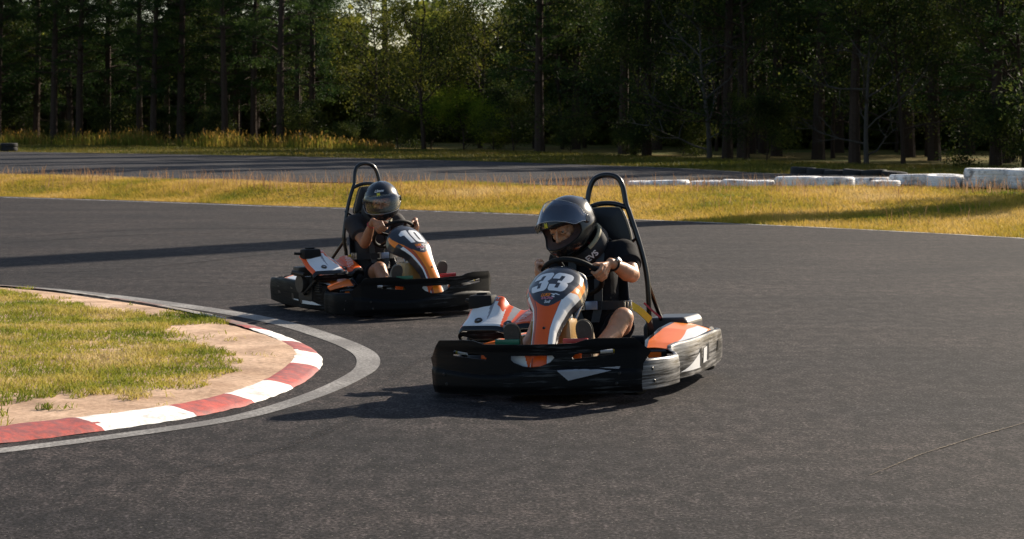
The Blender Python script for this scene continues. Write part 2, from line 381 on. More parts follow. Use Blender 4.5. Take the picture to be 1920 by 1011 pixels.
# ---------------------------------------------------------------- grasses
def leaf_material(name, cols, scale=1.5, trans=0.35, rough=0.6, obj_rand=0.0, coord='Object', fine=40):
    m = bpy.data.materials.new(name); m.use_nodes = True; N, L = nodes(m); b = N['Principled BSDF']; out = N['Material Output']
    tc = N.new('ShaderNodeTexCoord'); n1 = N.new('ShaderNodeTexNoise'); n1.inputs['Scale'].default_value = scale; n1.inputs['Detail'].default_value = 3; L.new(tc.outputs[coord], n1.inputs['Vector'])
    n2 = N.new('ShaderNodeTexNoise'); n2.inputs['Scale'].default_value = fine; n2.inputs['Detail'].default_value = 2; L.new(tc.outputs[coord], n2.inputs['Vector'])
    ad = N.new('ShaderNodeMath'); ad.operation = 'MULTIPLY_ADD'; L.new(n2.outputs[0], ad.inputs[0]); ad.inputs[1].default_value = 0.45; L.new(n1.outputs[0], ad.inputs[2])
    fac = ad.outputs[0]
    if obj_rand:
        oi = N.new('ShaderNodeObjectInfo'); a2 = N.new('ShaderNodeMath'); a2.operation = 'MULTIPLY_ADD'; L.new(oi.outputs['Random'], a2.inputs[0]); a2.inputs[1].default_value = obj_rand; L.new(fac, a2.inputs[2]); fac = a2.outputs[0]
    k = len(cols); rr = ramp(N, [(0.50 + 0.44 * i / (k - 1) + obj_rand * .4 * i, (*c, 1)) for i, c in enumerate(cols)][:k]); L.new(fac, rr.inputs[0])
    L.new(rr.outputs[0], b.inputs['Base Color']); b.inputs['Roughness'].default_value = rough; b.inputs['Specular IOR Level'].default_value = 0.08
    tr = N.new('ShaderNodeBsdfTranslucent'); L.new(rr.outputs[0], tr.inputs[0]); ms = N.new('ShaderNodeMixShader'); ms.inputs[0].default_value = trans
    L.new(b.outputs[0], ms.inputs[1]); L.new(tr.outputs[0], ms.inputs[2]); L.new(ms.outputs[0], out.inputs[0])
    return m
M_G1 = leaf_material('island_grass', [(0.10, 0.15, 0.015), (0.24, 0.26, 0.030), (0.46, 0.38, 0.08), (0.56, 0.44, 0.22)], 1.4, trans=.4, fine=55)
M_G2 = leaf_material('bank_grass', [(0.14, 0.19, 0.022), (0.38, 0.29, 0.042), (0.58, 0.39, 0.09), (0.64, 0.46, 0.19)], 0.35, trans=.4, fine=6)
M_G3 = leaf_material('seed_stalks', [(0.22, 0.13, 0.06), (0.36, 0.20, 0.10), (0.50, 0.34, 0.18)], 2, trans=.35)
M_G5 = leaf_material('verge_grass', [(0.06, 0.075, 0.012), (0.12, 0.115, 0.022), (0.20, 0.14, 0.035)], 0.35, trans=.4, fine=6)  # darker olive than the bank: tree shade on the verge put into the colour
M_G6 = leaf_material('weed_heads', [(0.16, 0.09, 0.02), (0.30, 0.17, 0.035), (0.42, 0.27, 0.07)], 1, trans=.5)
M_G4 = leaf_material('weeds', [(0.08, 0.11, 0.015), (0.20, 0.19, 0.03), (0.34, 0.20, 0.05)], .6, trans=.45, fine=5)
def blades(P, h, w, lean, rng, name, matl, kind='stuff', seg=2, droop=0.5):
    n = len(P); az = rng.uniform(0, 2 * np.pi, n); la = rng.uniform(0, 2 * np.pi, n)
    side = np.stack([np.cos(az), np.sin(az), np.zeros(n)], 1) * (w[:, None] / 2)
    ld = np.stack([np.cos(la), np.sin(la), np.zeros(n)], 1) * (h * lean)[:, None]
    up = np.array([0, 0, 1.0])
    mid = P + up * (h * .6)[:, None] + ld * .4; tip = P + up * (h * (1 - droop * lean * .5))[:, None] + ld
    if seg == 1:
        V = np.stack([P - side, P + side, tip], 1).reshape(-1, 3); F = np.arange(3 * n).reshape(n, 3); me = raw_mesh(name, V, F, [matl], nper=3)
    else:
        V = np.stack([P - side, P + side, mid + side * .75, mid - side * .75, tip + side * .12, tip - side * .12], 1).reshape(-1, 3); b = np.arange(n)[:, None] * 6
        F = np.concatenate([b + [0, 1, 2, 3], b + [3, 2, 4, 5]]); me = raw_mesh(name, V, F, [matl])
    o = link(name, me); tag(o, kind=kind); return o
rng = np.random.default_rng(3)
# island grass: patches seen in the photo
G_POLY = [(-1000, 512), (-100, 545), (0, 556), (90, 570), (150, 583), (220, 596), (330, 597), (430, 608), (425, 618), (300, 622), (335, 640), (350, 655), (470, 688), (445, 704), (410, 722), (370, 738), (290, 752), (210, 768), (120, 782), (0, 797), (-900, 905)]
gp = [ground_pt(*p) for p in G_POLY]
def in_poly(x, y, poly):
    c = False; n = len(poly); j = n - 1
    for i in range(n):
        a, b = poly[i], poly[j]
        if (a.y > y) != (b.y > y) and x < (b.x - a.x) * (y - a.y) / (b.y - a.y) + a.x: c = not c
        j = i
    return c
kin_poly = kin
pts = []; r_ = random.Random(11)
x0, x1, y0, y1 = -6.5, -1.0, 9.8, 21.0
for _ in range(200000):
    x, y = r_.uniform(x0, x1), r_.uniform(y0, y1)
    px, py = x + .18 * noise.noise(Vector((x * 3, y * 3, 1))), y + .22 * noise.noise(Vector((x * 3, y * 3, 7)))
    dens = noise.noise(Vector((x * 1.6, y * 1.0, 3))) * .6 + noise.noise(Vector((x * 6, y * 6, 9))) * .5
    inside = in_poly(px, py, gp)
    if inside and dens > (-.42 if y > 11.9 + .9 * noise.noise(Vector((x * 1.3, 0, 8))) or x < -3.2 else .02) and in_poly(x, y, kin_poly) or (not inside and dens > .30 and in_poly(x, y, kin_poly) and r_.random() < .30): pts.append((x, y, island_h(x, y) - 0.004))
for _ in range(60000):
    x, y = r_.uniform(-11.5, -6.5), r_.uniform(12, 25)
    if in_poly(x, y, gp) and in_poly(x, y, kin_poly): pts.append((x, y, island_h(x, y) - .004))
P = np.array(pts); n = len(P)
hh = rng.uniform(.018, .055, n) * (1 + .5 * np.array([noise.noise(Vector((p[0], p[1], 2))) for p in P]))
blades(P, hh, rng.uniform(.004, .009, n), rng.uniform(.3, 1.6, n), rng, 'island_grass', M_G1)
# bank grass
pts = []
for _ in range(300000):
    a = r_.uniform(-.34, .36); e, t = d_edge(a), d_top(a); y = e + (t + 1.6 - e) * r_.random() ** 1.0 + .1; x = a * y
    pts.append((x, y, terrain(x, y) - .03))
P = np.array(pts); n = len(P); nn = np.array([noise.noise(Vector((p[0] * .35, p[1] * .35, 2))) for p in P])
hh = rng.uniform(.04, .11, n) * (1 + .8 * nn)
blades(P, hh, rng.uniform(.010, .022, n), rng.uniform(.3, 1.3, n), rng, 'bank_grass', M_G2, seg=1)
pts = []
for _ in range(3200):
    a = r_.uniform(-.27, .27); t = d_top(a); e = d_edge(a); k = r_.random()
    y = t + r_.uniform(-1.5, 1.0) if k < .75 else r_.uniform(e + 1.5, t); x = a * y
    if noise.noise(Vector((x * .8, y, 4))) < -.15: continue
    pts.append((x, y, terrain(x, y) - .03))
P = np.array(pts); n = len(P)
stalks = blades(P, rng.uniform(.16, .40, n), rng.uniform(.008, .014, n), rng.uniform(.1, .5, n), rng, 'seed_stalks', M_G3)
# mown verge beyond the far track, taller weeds in front of the trees
pts = []
for _ in range(60000):
    a = r_.uniform(-.27, .27); d0, d1 = d_far(a), d_tree(a); y = lerp(d0, d1, r_.random()); x = a * y; pts.append((x, y, terrain(x, y) - .03))
P = np.array(pts); n = len(P)
blades(P, rng.uniform(.06, .16, n), rng.uniform(.02, .045, n), rng.uniform(.3, 1.2, n), rng, 'verge_grass', M_G5, seg=1)
pts = []; hs = []
for _ in range(7500):
    a = r_.uniform(-.27, -.055); d1 = d_tree(a); y = d1 + r_.uniform(-5, 2.5); x = a * y; k = noise.noise(Vector((x * .35, 3, 4)))
    if r_.random() > .75 + k: continue
    f = smooth01((-.055 - a) / .04); pts.append((x, y, terrain(x, y) - .03)); hs.append((.45 + .75 * r_.random() ** 1.6 + .45 * k) * (.35 + .65 * f) * .70)
P = np.array(pts); n = len(P)
blades(P, np.array(hs), rng.uniform(.03, .06, n), rng.uniform(.05, .35, n), rng, 'tall_weeds', M_G4)
sel = rng.random(n) < .30; Ph = P[sel].copy(); Ph[:, 2] += np.array(hs)[sel] * rng.uniform(.75, 1.05, sel.sum())
blades(Ph, rng.uniform(.12, .26, len(Ph)), rng.uniform(.05, .09, len(Ph)), rng.uniform(.2, .8, len(Ph)), rng, 'weed_heads', M_G6)

M_SKID = bpy.data.materials.new('rubber_marks'); M_SKID.use_nodes = True
N, L = nodes(M_SKID); b = N['Principled BSDF']; b.inputs['Base Color'].default_value = (0.006, 0.006, 0.007, 1); b.inputs['Roughness'].default_value = .8; b.inputs['Specular IOR Level'].default_value = .2
tc = N.new('ShaderNodeTexCoord'); nn_ = N.new('ShaderNodeTexNoise'); nn_.inputs['Scale'].default_value = 45; nn_.inputs['Detail'].default_value = 5; L.new(tc.outputs['Object'], nn_.inputs['Vector'])
n2_ = N.new('ShaderNodeTexNoise'); n2_.inputs['Scale'].default_value = .9; L.new(tc.outputs['Object'], n2_.inputs['Vector'])
ad_ = N.new('ShaderNodeMath'); ad_.operation = 'MULTIPLY_ADD'; L.new(n2_.outputs[0], ad_.inputs[0]); ad_.inputs[1].default_value = .9; L.new(nn_.outputs[0], ad_.inputs[2])
rr_ = ramp(N, [(.80, (0, 0, 0, 1)), (1.15, (.26, .26, .26, 1))]); L.new(ad_.outputs[0], rr_.inputs[0]); L.new(rr_.outputs[0], b.inputs['Alpha'])
def skid(pts, w=.11, z=.0042, nm='tyre_mark'):
    P = catmull([ground_pt(*p) for p in pts], 24); ribbon(nm, M_SKID, P, lambda t: w * min(1, 8 * t, 8 * (1 - t)) + .004, z)
for i, (p, w) in enumerate([([(300, 528), (420, 532), (520, 529), (640, 512)], .10), ([(330, 541), (430, 536), (520, 532)], .12), ([(-60, 452), (300, 430), (620, 432), (1000, 452), (1300, 492)], .22),
    ([(-60, 462), (300, 440), (640, 442), (1000, 464), (1300, 508)], .20), ([(560, 470), (300, 500), (100, 512), (-100, 516)], .12), ([(900, 640), (760, 690), (700, 760), (560, 830), (300, 900)], .08)]):
    skid(p, w, .0040 + i * .0002)
# ---------------------------------------------------------------- forest
M_BARK = mat('pine_bark', (0.045, 0.030, 0.022), 0.9, var=.45, scale=9, bump=.02, bscale=22, spec=.15)
M_BARK2 = mat('pale_bark', (0.060, 0.052, 0.044), 0.85, var=.35, scale=6, bump=.01, bscale=20, spec=.15)
M_PINE = leaf_material('pine_needles', [(0.016, 0.040, 0.012), (0.026, 0.050, 0.014), (0.070, 0.105, 0.022)], .5, trans=.42, obj_rand=.1, fine=4)
M_LEAF = leaf_material('broad_leaves', [(0.015, 0.025, 0.007), (0.038, 0.054, 0.012), (0.22, 0.21, 0.032)], .8, trans=.5, obj_rand=.1, fine=4)
M_LEAF2 = leaf_material('dark_leaves', [(0.011, 0.022, 0.008), (0.030, 0.046, 0.012), (0.14, 0.15, 0.028)], .5, trans=.45, obj_rand=.1, fine=4)
M_LIME = leaf_material('lime_leaves', [(0.04, 0.07, 0.010), (0.14, 0.20, 0.018), (0.32, 0.34, 0.04)], .8, trans=.6, fine=4)
def leaf_cloud(C, size, ln, wd, rng, flat=.55, dirs=None):
    """C: cluster centres repeated per leaf, each leaf a small quad"""
    n = len(C)
    P = C + rng.normal(0, 1, (n, 3)) * size * np.array([1, 1, flat])
    d = rng.normal(0, 1, (n, 3)) if dirs is None else dirs + rng.normal(0, .55, (n, 3)); d /= np.linalg.norm(d, axis=1)[:, None]
    q = rng.normal(0, 1, (n, 3)); s = np.cross(d, q); s /= np.linalg.norm(s, axis=1)[:, None]
    l = rng.uniform(.6, 1.3, n)[:, None] * ln; w = rng.uniform(.7, 1.2, n)[:, None] * wd / 2
    V = np.stack([P - s * w * .5, P + d * l * .5 - s * w, P + d * l, P + d * l * .5 + s * w], 1).reshape(-1, 3)
    return V, np.arange(4 * n).reshape(n, 4)
def trunk_mb(h, r, rnd, bend=.3, x0=0, y0=0, n=9, lean=(0, 0)):
    pts = []; k = 12; ph = rnd.uniform(0, 6)
    for i in range(k + 1):
        t = i / k; pts.append((x0 + bend * math.sin(ph + t * 3) * t + lean[0] * t, y0 + bend * math.cos(ph * 2 + t * 2.4) * t + lean[1] * t, h * t - .3))
    return pts, [r * (1.15 if i == 0 else 1) * (1 - .82 * i / k) for i in range(k + 1)]
def make_pine(idx, h, base, rad, dens, seed):
    rnd = random.Random(seed); rg = np.random.default_rng(seed); mb = MB()
    tp, tr = trunk_mb(h, .13 + h * .0055, rnd); mb.tube(tp, tr, 9)
    C = []; Dd = []
    z = base
    while z < h - .5:
        f = (z - base) / (h - base); R_ = rad * (1 - f) ** .7 * (.55 + .45 * min(1, f * 5 + .35)) + .25
        for b in range(rnd.choice((3, 4, 5))):
            az = rnd.uniform(0, 6.283); L = R_ * rnd.uniform(.5, 1.15); tz = interp(z, [0, h], [0, 12]); i0 = min(11, int(tz)); t0 = Vector(tp[i0]).lerp(Vector(tp[i0 + 1]), tz - i0)
            e = t0 + Vector((math.cos(az) * L, math.sin(az) * L, L * rnd.uniform(-.15, .28)))
            mid = t0.lerp(e, .5) + Vector((0, 0, .10 * L)); mb.tube([t0, mid, e], [.035 * (1 - f) + .012, .022, .006], 5, cap=False)
            if z < base + 1.5 and rnd.random() < .35: continue
            m_ = int(dens * L) + 3
            for q in range(m_):
                t = .3 + .75 * rnd.random(); p = t0.lerp(e, t) + Vector((rnd.uniform(-1, 1), rnd.uniform(-1, 1), rnd.uniform(-.5, .5))) * .22 * L * .6
                for _ in range(16): C.append(p); Dd.append((math.cos(az) * .5, math.sin(az) * .5, .25))
        z += rnd.uniform(.35, .62)
    # dead twigs below the crown
    for _ in range(9):
        z0 = rnd.uniform(1.2, base); az = rnd.uniform(0, 6.283); L = rnd.uniform(.3, 1.1); tz = z0 / h * 12; i0 = int(tz); t0 = Vector(tp[i0]).lerp(Vector(tp[i0 + 1]), tz - i0)
        mb.tube([t0, t0 + Vector((math.cos(az) * L, math.sin(az) * L, L * rnd.uniform(-.3, .3)))], [.02, .005], 4, cap=False)
    tm = mb.build('trunk', M_BARK, clean=False)
    V, F = leaf_cloud(np.array([tuple(c) for c in C]), .13, .22, .045, rg, .7, np.array(Dd))
    cm = link('crown', raw_mesh('crown', V, F, [M_PINE]))
    return tm.data, cm.data, (tm, cm)
def make_broad(h, seed, leafm, bark, nl=9, spread=.5, lsz=.14, start=.22, r=.13, leaves=26, lean=(0, 0)):
    rnd = random.Random(seed); rg = np.random.default_rng(seed); mb = MB(); tips = []
    tp, tr = trunk_mb(h * .8, r, rnd, .35, lean=lean); mb.tube(tp, tr, 8)
    def branch(p, d, L, rr, lv):
        pts = [p]; q = p
        for i in range(4):
            d = (d + Vector((rnd.uniform(-.28, .28), rnd.uniform(-.28, .28), rnd.uniform(-.08, .22)))).normalized(); q = q + d * L / 4; pts.append(q)
            if lv > 0 and i > 0:
                for _ in range(2 if lv > 1 else 1):
                    branch(q, (d + Vector((rnd.uniform(-1, 1), rnd.uniform(-1, 1), rnd.uniform(-.5, .6)))).normalized(), L * rnd.uniform(.35, .6), rr * .5, lv - 1)
            if lv < 2 and i > 0: tips.append(q)
        mb.tube(pts, [rr * (1 - .2 * i) for i in range(5)], 5, cap=False)
    for i in range(nl):
        t = start + (1 - start) * (i + rnd.random()) / nl; tz = t * 12; i0 = min(11, int(tz)); p = Vector(tp[i0]).lerp(Vector(tp[i0 + 1]), tz - i0); az = i * 2.4 + rnd.uniform(-.5, .5)
        branch(p, Vector((math.cos(az), math.sin(az), rnd.uniform(.05, .8))).normalized(), h * spread * rnd.uniform(.6, 1) * (1.1 - .6 * t), r * .4, 2)
    tm = mb.build('trunk', bark, clean=False)
    C = np.repeat(np.array([tuple(c) for c in tips]), leaves, 0)
    V, F = leaf_cloud(C, .20 * h ** .3, lsz, lsz * .55, rg, .75)
    cm = link('crown', raw_mesh('crown', V, F, [leafm])); return tm.data, cm.data, (tm, cm)
M_FARL = leaf_material('far_leaves', [(0.03, 0.05, 0.010), (0.08, 0.10, 0.016), (0.26, 0.25, 0.04)], .3, trans=.55, fine=3)
protos = {}; spare = []
def reg(key, res): protos[key] = res[:2]; spare.extend(res[2])
for i, (h, b, rd) in enumerate([(17, 4.2, 2.3), (19, 6.0, 2.6), (16, 3.2, 2.5), (18, 7.0, 2.2), (15, 2.4, 2.3)]):
    reg(('pine', i), make_pine(i, h, b, rd, 4.2, 20 + i))
for i in range(3): reg(('broad', i), make_broad(8.5 + i, 40 + i, M_LEAF2, M_BARK, 11, .42, .13, .16, .10, 16))
for i in range(2): reg(('shrub', i), make_broad(3.0 + .6 * i, 50 + i, M_LEAF2, M_BARK, 11, .55, .11, .08, .05, 12))
reg(('lime', 0), make_broad(3.4, 60, M_LIME, M_BARK, 12, .62, .12, .06, .05, 8))
reg(('gold', 0), make_broad(9.5, 61, M_LEAF, M_BARK, 13, .42, .14, .18, .13, 11))
reg(('bare', 0), make_broad(7.5, 62, M_LEAF2, M_BARK2, 12, .45, .09, .10, .12, 1))
for o in spare: bpy.data.objects.remove(o)
TREE_N = {'pine': 'pine_tree', 'broad': 'leafy_tree', 'shrub': 'shrub', 'lime': 'shrub', 'gold': 'leafy_tree', 'bare': 'bare_tree'}
TREE_C = {'pine': 'tree', 'broad': 'tree', 'shrub': 'shrub', 'lime': 'shrub', 'gold': 'tree', 'bare': 'tree'}
def plant(key, x, y, rz, sc, label, group, zs=1.0):
    if key[0] == 'pine': zs = min(1.0, max((y - 58) * .72, min(10, (y - 50) * .72)) / ((17, 19, 16, 18, 15)[key[1]] * sc))
    t, c = protos[key]; e = empty(TREE_N[key[0]], (x, y, terrain(x, y) - .03), (0, 0, rz)); e.scale = (sc, sc, sc * zs)
    link('trunk', t, e); link('crown', c, e); tag(e, label, TREE_C[key[0]], group); return e
rt = random.Random(77)
def at_tree(u, back=0.0):
    a = (u - 960) / FPX; d = d_tree(a) + back; return a * d, d
KINDL = {'pine': 'tall dark pine with a straight bare lower trunk in the forest behind the far track',
         'broad': 'dark bushy broadleaf tree growing between the pine trunks behind the far track',
         'shrub': 'low dark green shrub at the foot of the pines behind the far track'}
KGRP = {'pine': 'pines in the forest behind the far track', 'broad': 'broadleaf trees among the pines', 'shrub': 'shrubs at the foot of the forest'}
def sky_gap(u): return 640 < u < 960
u = -330; row_step = 62
# seven rows of pines, jittered
cnt = 0
for row in range(7):
    back = 1.5 + row * 4.6; u = -380 + rt.random() * 40
    while u < (3300 if row < 3 else 2290):
        a = (u - 960) / FPX; d = d_tree(a); step = 2.6 / d * FPX * (1 + row * .12)
        uu = u + rt.uniform(-.4, .4) * step; x, y = at_tree(uu, back + rt.uniform(-2, 2))
        if not (600 < uu < 985 and rt.random() < (.75 if row > 0 else .9)):
            k = ('pine', rt.choice((0, 1, 2, 3, 4)) if row else rt.choice((0, 0, 1, 3, 2)))
            plant(k, x, y, rt.uniform(0, 6.28), rt.uniform(.85, 1.12), KINDL['pine'], KGRP['pine']); cnt += 1
        u += step * (.95 if u < 600 and row < 5 else 1.6)
cb = 0
for row in range(4):
    u = -300
    while u < 2200:
        a = (u - 960) / FPX; d = d_tree(a); step = 4.2 / d * FPX
        uu = u + rt.uniform(-.4, .4) * step; x, y = at_tree(uu, 3 + row * 8 + rt.uniform(-2, 2))
        if not (row == 0 and 560 < uu < 1000) and rt.random() < (.35 if uu < 600 else .95) and not ((abs(uu - 728) < 60 or abs(uu - 935) < 35) and rt.random() < .85):
            plant(('broad', rt.randrange(3)), x, y, rt.uniform(0, 6.28), rt.uniform(.8, 1.15), KINDL['broad'], KGRP['broad']); cb += 1
        u += step * 1.25
u = -260
while u < 2180:
    a = (u - 960) / FPX; d = d_tree(a); x, y = at_tree(u, rt.uniform(.0, 6))
    if rt.random() < .8: plant(('shrub', rt.randrange(2)), x, y, rt.uniform(0, 6.28), rt.uniform(.45, .95), KINDL['shrub'], KGRP['shrub'])
    u += rt.uniform(1.2, 3.2) / d * FPX
# single trees one can tell apart
x, y = at_tree(795, .4); plant(('gold', 0), x, y, 1.0, .92, 'spreading yellow green tree with a dark forked trunk in the sunlit opening of the forest', None)
x, y = at_tree(900, 9); plant(('gold', 0), x, y, 3.0, 1.0, 'sunlit golden tree behind the lime shrub in the forest opening', None)
x, y = at_tree(700, 8); plant(('gold', 0), x, y, 4.4, .95, 'yellow green tree half hidden behind the spreading tree in the forest opening', None)
x, y = at_tree(868, 2.5); plant(('lime', 0), x, y, 0, 1.0, 'bright lime green shrub beside the dark forked trunk at the edge of the forest', None)
x, y = at_tree(925, 3.5); plant(('lime', 0), x, y, 2, .75, 'small lime green bush between the bright shrub and the tall pine trunk', None)
x, y = at_tree(1215, 1.5); plant(('shrub', 1), x, y, 4, .7, 'dark bush with a few sunlit leaves right of the lime shrubs', None)
x, y = at_tree(1625, 1.0); plant(('bare', 0), x, y, .4, .8, 'pale leafless tree with twisted grey branches behind the black tyres', None)
x, y = at_tree(1330, .8); plant(('bare', 0), x, y, 2.4, .9, 'slender pale barked tree with few leaves left of the black tyres', None)
# far-off wood closing the view
def far_wood():
    rg = np.random.default_rng(8); C = []
    rr = random.Random(8)
    for _ in range(11000):
        u = rr.uniform(-500, 2400); x, y = at_tree(u, rr.uniform(34, 60)); hmax = (8.2 + 3.4 * noise.noise(Vector((u * .012, 5, 0)))) if not (665 < u < 790 or 908 < u < 962) else 5.0
        C.append((x, y, terrain(x, y) + hmax * rr.random() ** .8 * (1 + .25 * noise.noise(Vector((x * .15, 0, 0))))))
    V, F = leaf_cloud(np.repeat(np.array(C), 20, 0), .60, .75, .50, rg, .8)
    return link('far_wood', raw_mesh('far_wood', V, F, [M_FARL]))
tag(far_wood(), kind='stuff')
# added trunk shape out of view, bent so its shadow crosses the asphalt
def shadow_caster_trunk():
    mb = MB(); k_ = 1 / math.tan(SUN_EL); C_ = []
    for h, sx, sy in ((.2, 11.2, 38.7), (3, 7.3, 37.4), (4.5, 5.2, 36.6), (6, 2.4, 35.9), (10, -.5, 32.4), (14, -3, 29.0), (20, -6.5, 24.3), (26, -11, 18.3)):
        C_.append(Vector((sx + h * k_ * math.sin(SUN_AZ), sy + h * k_ * math.cos(SUN_AZ), h)))
    pts = catmull(C_, 5); n = len(pts); mb.tube(pts, [.50 + .28 * smooth01((i - 8) / 10) for i in range(n)], 12); return mb.build('shadow_caster_trunk', M_BARK)
tag(shadow_caster_trunk(), 'added out-of-view curved trunk shape casting the long track shadow, beyond the right end of the white tyres', 'tree')
plant(('shrub', 1), 11.8, 41.5, 1, .95, 'dark bush on the bank beyond the last white tyre at the right', None)

# ---------------------------------------------------------------- tyres
M_TW = paint_material('white_tyre_paint', (0.88, 0.87, 0.86), 0.22, dirt=(0.05, 0.05, 0.055, 1), scale=7)
M_TB = mat('tyre_rubber', (0.012, 0.012, 0.013), 0.75, var=.3, scale=8, bump=.004, bscale=50)
def tyre_data(R0, h, name):
    mb = MB(); prof = []
    ri = R0 * .56
    pr = [(ri, .02), (ri * .96, .10), (ri * 1.02, .22), (R0 * .80, .03), (R0 * .93, .0), (R0 * .985, .07)]
    # closed section: lower sidewall, tread with grooves, upper sidewall, inner liner
    sec = [(ri, .10), (ri * 1.05, .03), (R0 * .82, .0), (R0 * .94, .03), (R0 * .985, .13)]
    for k in range(4): z0 = .18 + k * .17; sec += [(R0, z0), (R0, z0 + .10), (R0 * .982, z0 + .115), (R0 * .982, z0 + .15)]
    sec += [(R0 * .985, .87), (R0 * .94, .97), (R0 * .82, 1.0), (ri * 1.05, .97), (ri, .90), (ri * 1.12, .75), (R0 * .88, .6), (R0 * .88, .4), (ri * 1.12, .25)]
    return mb, [(r, z * h) for r, z in sec]
def tyre(name, u, ytop, D, R0, h, matl, label, cat, group=None, zoff=0, tilt=(0, 0)):
    mb, sec = tyre_data(R0, h, name); mb.lathe(sec, n=40, closed=True); o = mb.build(name, matl, clean=False)
    x = (u - 960) / FPX * D; ztop = CAMH - (ytop - HOR) * D / FPX
    o.location = (x, D, ztop - h); o.rotation_euler = (tilt[0], tilt[1], u * .37)
    return tag(o, label, cat, group)
WT = [(1207, 339.5, 46.6, .36, 'smallest white tyre at the left end of the row, almost sunk in the grass'),
      (1256, 337.8, 46.4, .44, 'second white tyre from the left end of the row, half sunk in the grass'),
      (1326, 338.8, 46.2, .37, 'low white tyre in the gap between the second tyre and the long pair'),
      (1383, 336.9, 46.0, .34, 'third sunken white tyre before the taller white ones begin'),
      (1421, 338.4, 45.9, .36, 'flat white tyre just left of the taller painted tyres'),
      (1497, 330.6, 45.6, .50, 'wide pale tyre standing above the flat ones behind the yellow grass'),
      (1562, 331.6, 45.5, .46, 'grey white tyre touching the wide pale one on its right'),
      (1638, 333.0, 46.6, .48, 'grey tyre set back behind the row of white tyres'),
      (1660, 338.4, 44.6, .32, 'small low white tyre in front of the grey one'),
      (1712, 326.6, 45.2, .50, 'white tyre with scuffed paint left of the tallest one'),
      (1768, 327.6, 45.0, .48, 'scratched white tyre hard against the tallest one'),
      (1856, 315.6, 44.4, .54, 'tallest white tyre with peeling paint at the right'),
      (1936, 316.4, 44.0, .54, 'white tyre cut by the right edge of the view'),
      (2030, 317.0, 43.6, .54, 'white tyre beyond the right edge of the view')]
for i, (u, yt, D, r0, lab) in enumerate(WT):
    h = .26 if yt > 325 else .40
    tyre('white_tyre', u, yt, D, r0, h, M_TW, lab, 'tyre', 'white painted tyres along the bank', tilt=(rt.uniform(-.03, .03), rt.uniform(-.03, .03)))
BT = [(1506, 313.5, 55.2, .34, 'first black tyre at the left end of the dark row, the highest one'),
      (1535, 316.5, 54.6, .32, 'second black tyre of the dark row, leaning on the highest one'),
      (1569, 318.5, 54.2, .33, 'third black tyre of the dark row behind the white tyres'),
      (1603, 318.0, 53.8, .33, 'fourth black tyre of the dark row behind the white tyres'),
      (1640, 319.0, 53.4, .33, 'fifth black tyre of the dark row behind the white tyres'),
      (1676, 321.5, 53.0, .33, 'last black tyre at the right end of the dark row'), ]
for u, yt, D, r0, lab in BT:
    tyre('black_tyre', u, yt, D, r0, .30, M_TB, lab, 'tyre', 'black tyres beyond the far track', tilt=(rt.uniform(-.08, .08), rt.uniform(-.08, .08)))
for u, yt, lab in ((17, 268.5, 'upper black tyre of the stack at the far left verge'), (17, 276.2, 'lower black tyre of the stack at the far left verge'),
                   (-16, 268.5, 'upper black tyre of the stack cut by the left edge'), (-16, 276.2, 'lower black tyre of the stack cut by the left edge')):
    tyre('black_tyre', u, yt, 95.6, .38, .182, M_TB, lab, 'tyre', 'black tyres on the far left verge')
# golf-ball sized white marker in front of the black tyres
# crack in the asphalt
M_CRACK = mat('crack_filler', (0.10, 0.072, 0.042), 0.9, var=.6, scale=30)
cr = [ground_pt(*p) for p in ((1630, 893), (1690, 868), (1730, 852), (1790, 833), (1830, 820), (1900, 800), (1990, 775), (2100, 750))]
cp = catmull(cr, 40); mb = MB(); vs = []
for i, p in enumerate(cp):
    j = Vector((0, .012 * noise.noise(Vector((i * .31, 0, 0))) + .008 * noise.noise(Vector((i * .9, 4, 0))), 0)); w = .004 + .016 * abs(noise.noise(Vector((i * .23, 7, 0)))) * min(1, i / 60)
    vs += [p + j + Vector((0, -w, .004)), p + j + Vector((0, w, .004))]
tag(mb.add(vs, [(2 * i, 2 * i + 1, 2 * i + 3, 2 * i + 2) for i in range(len(cp) - 1)]).build('asphalt_crack', M_CRACK, smooth=False), kind='structure')
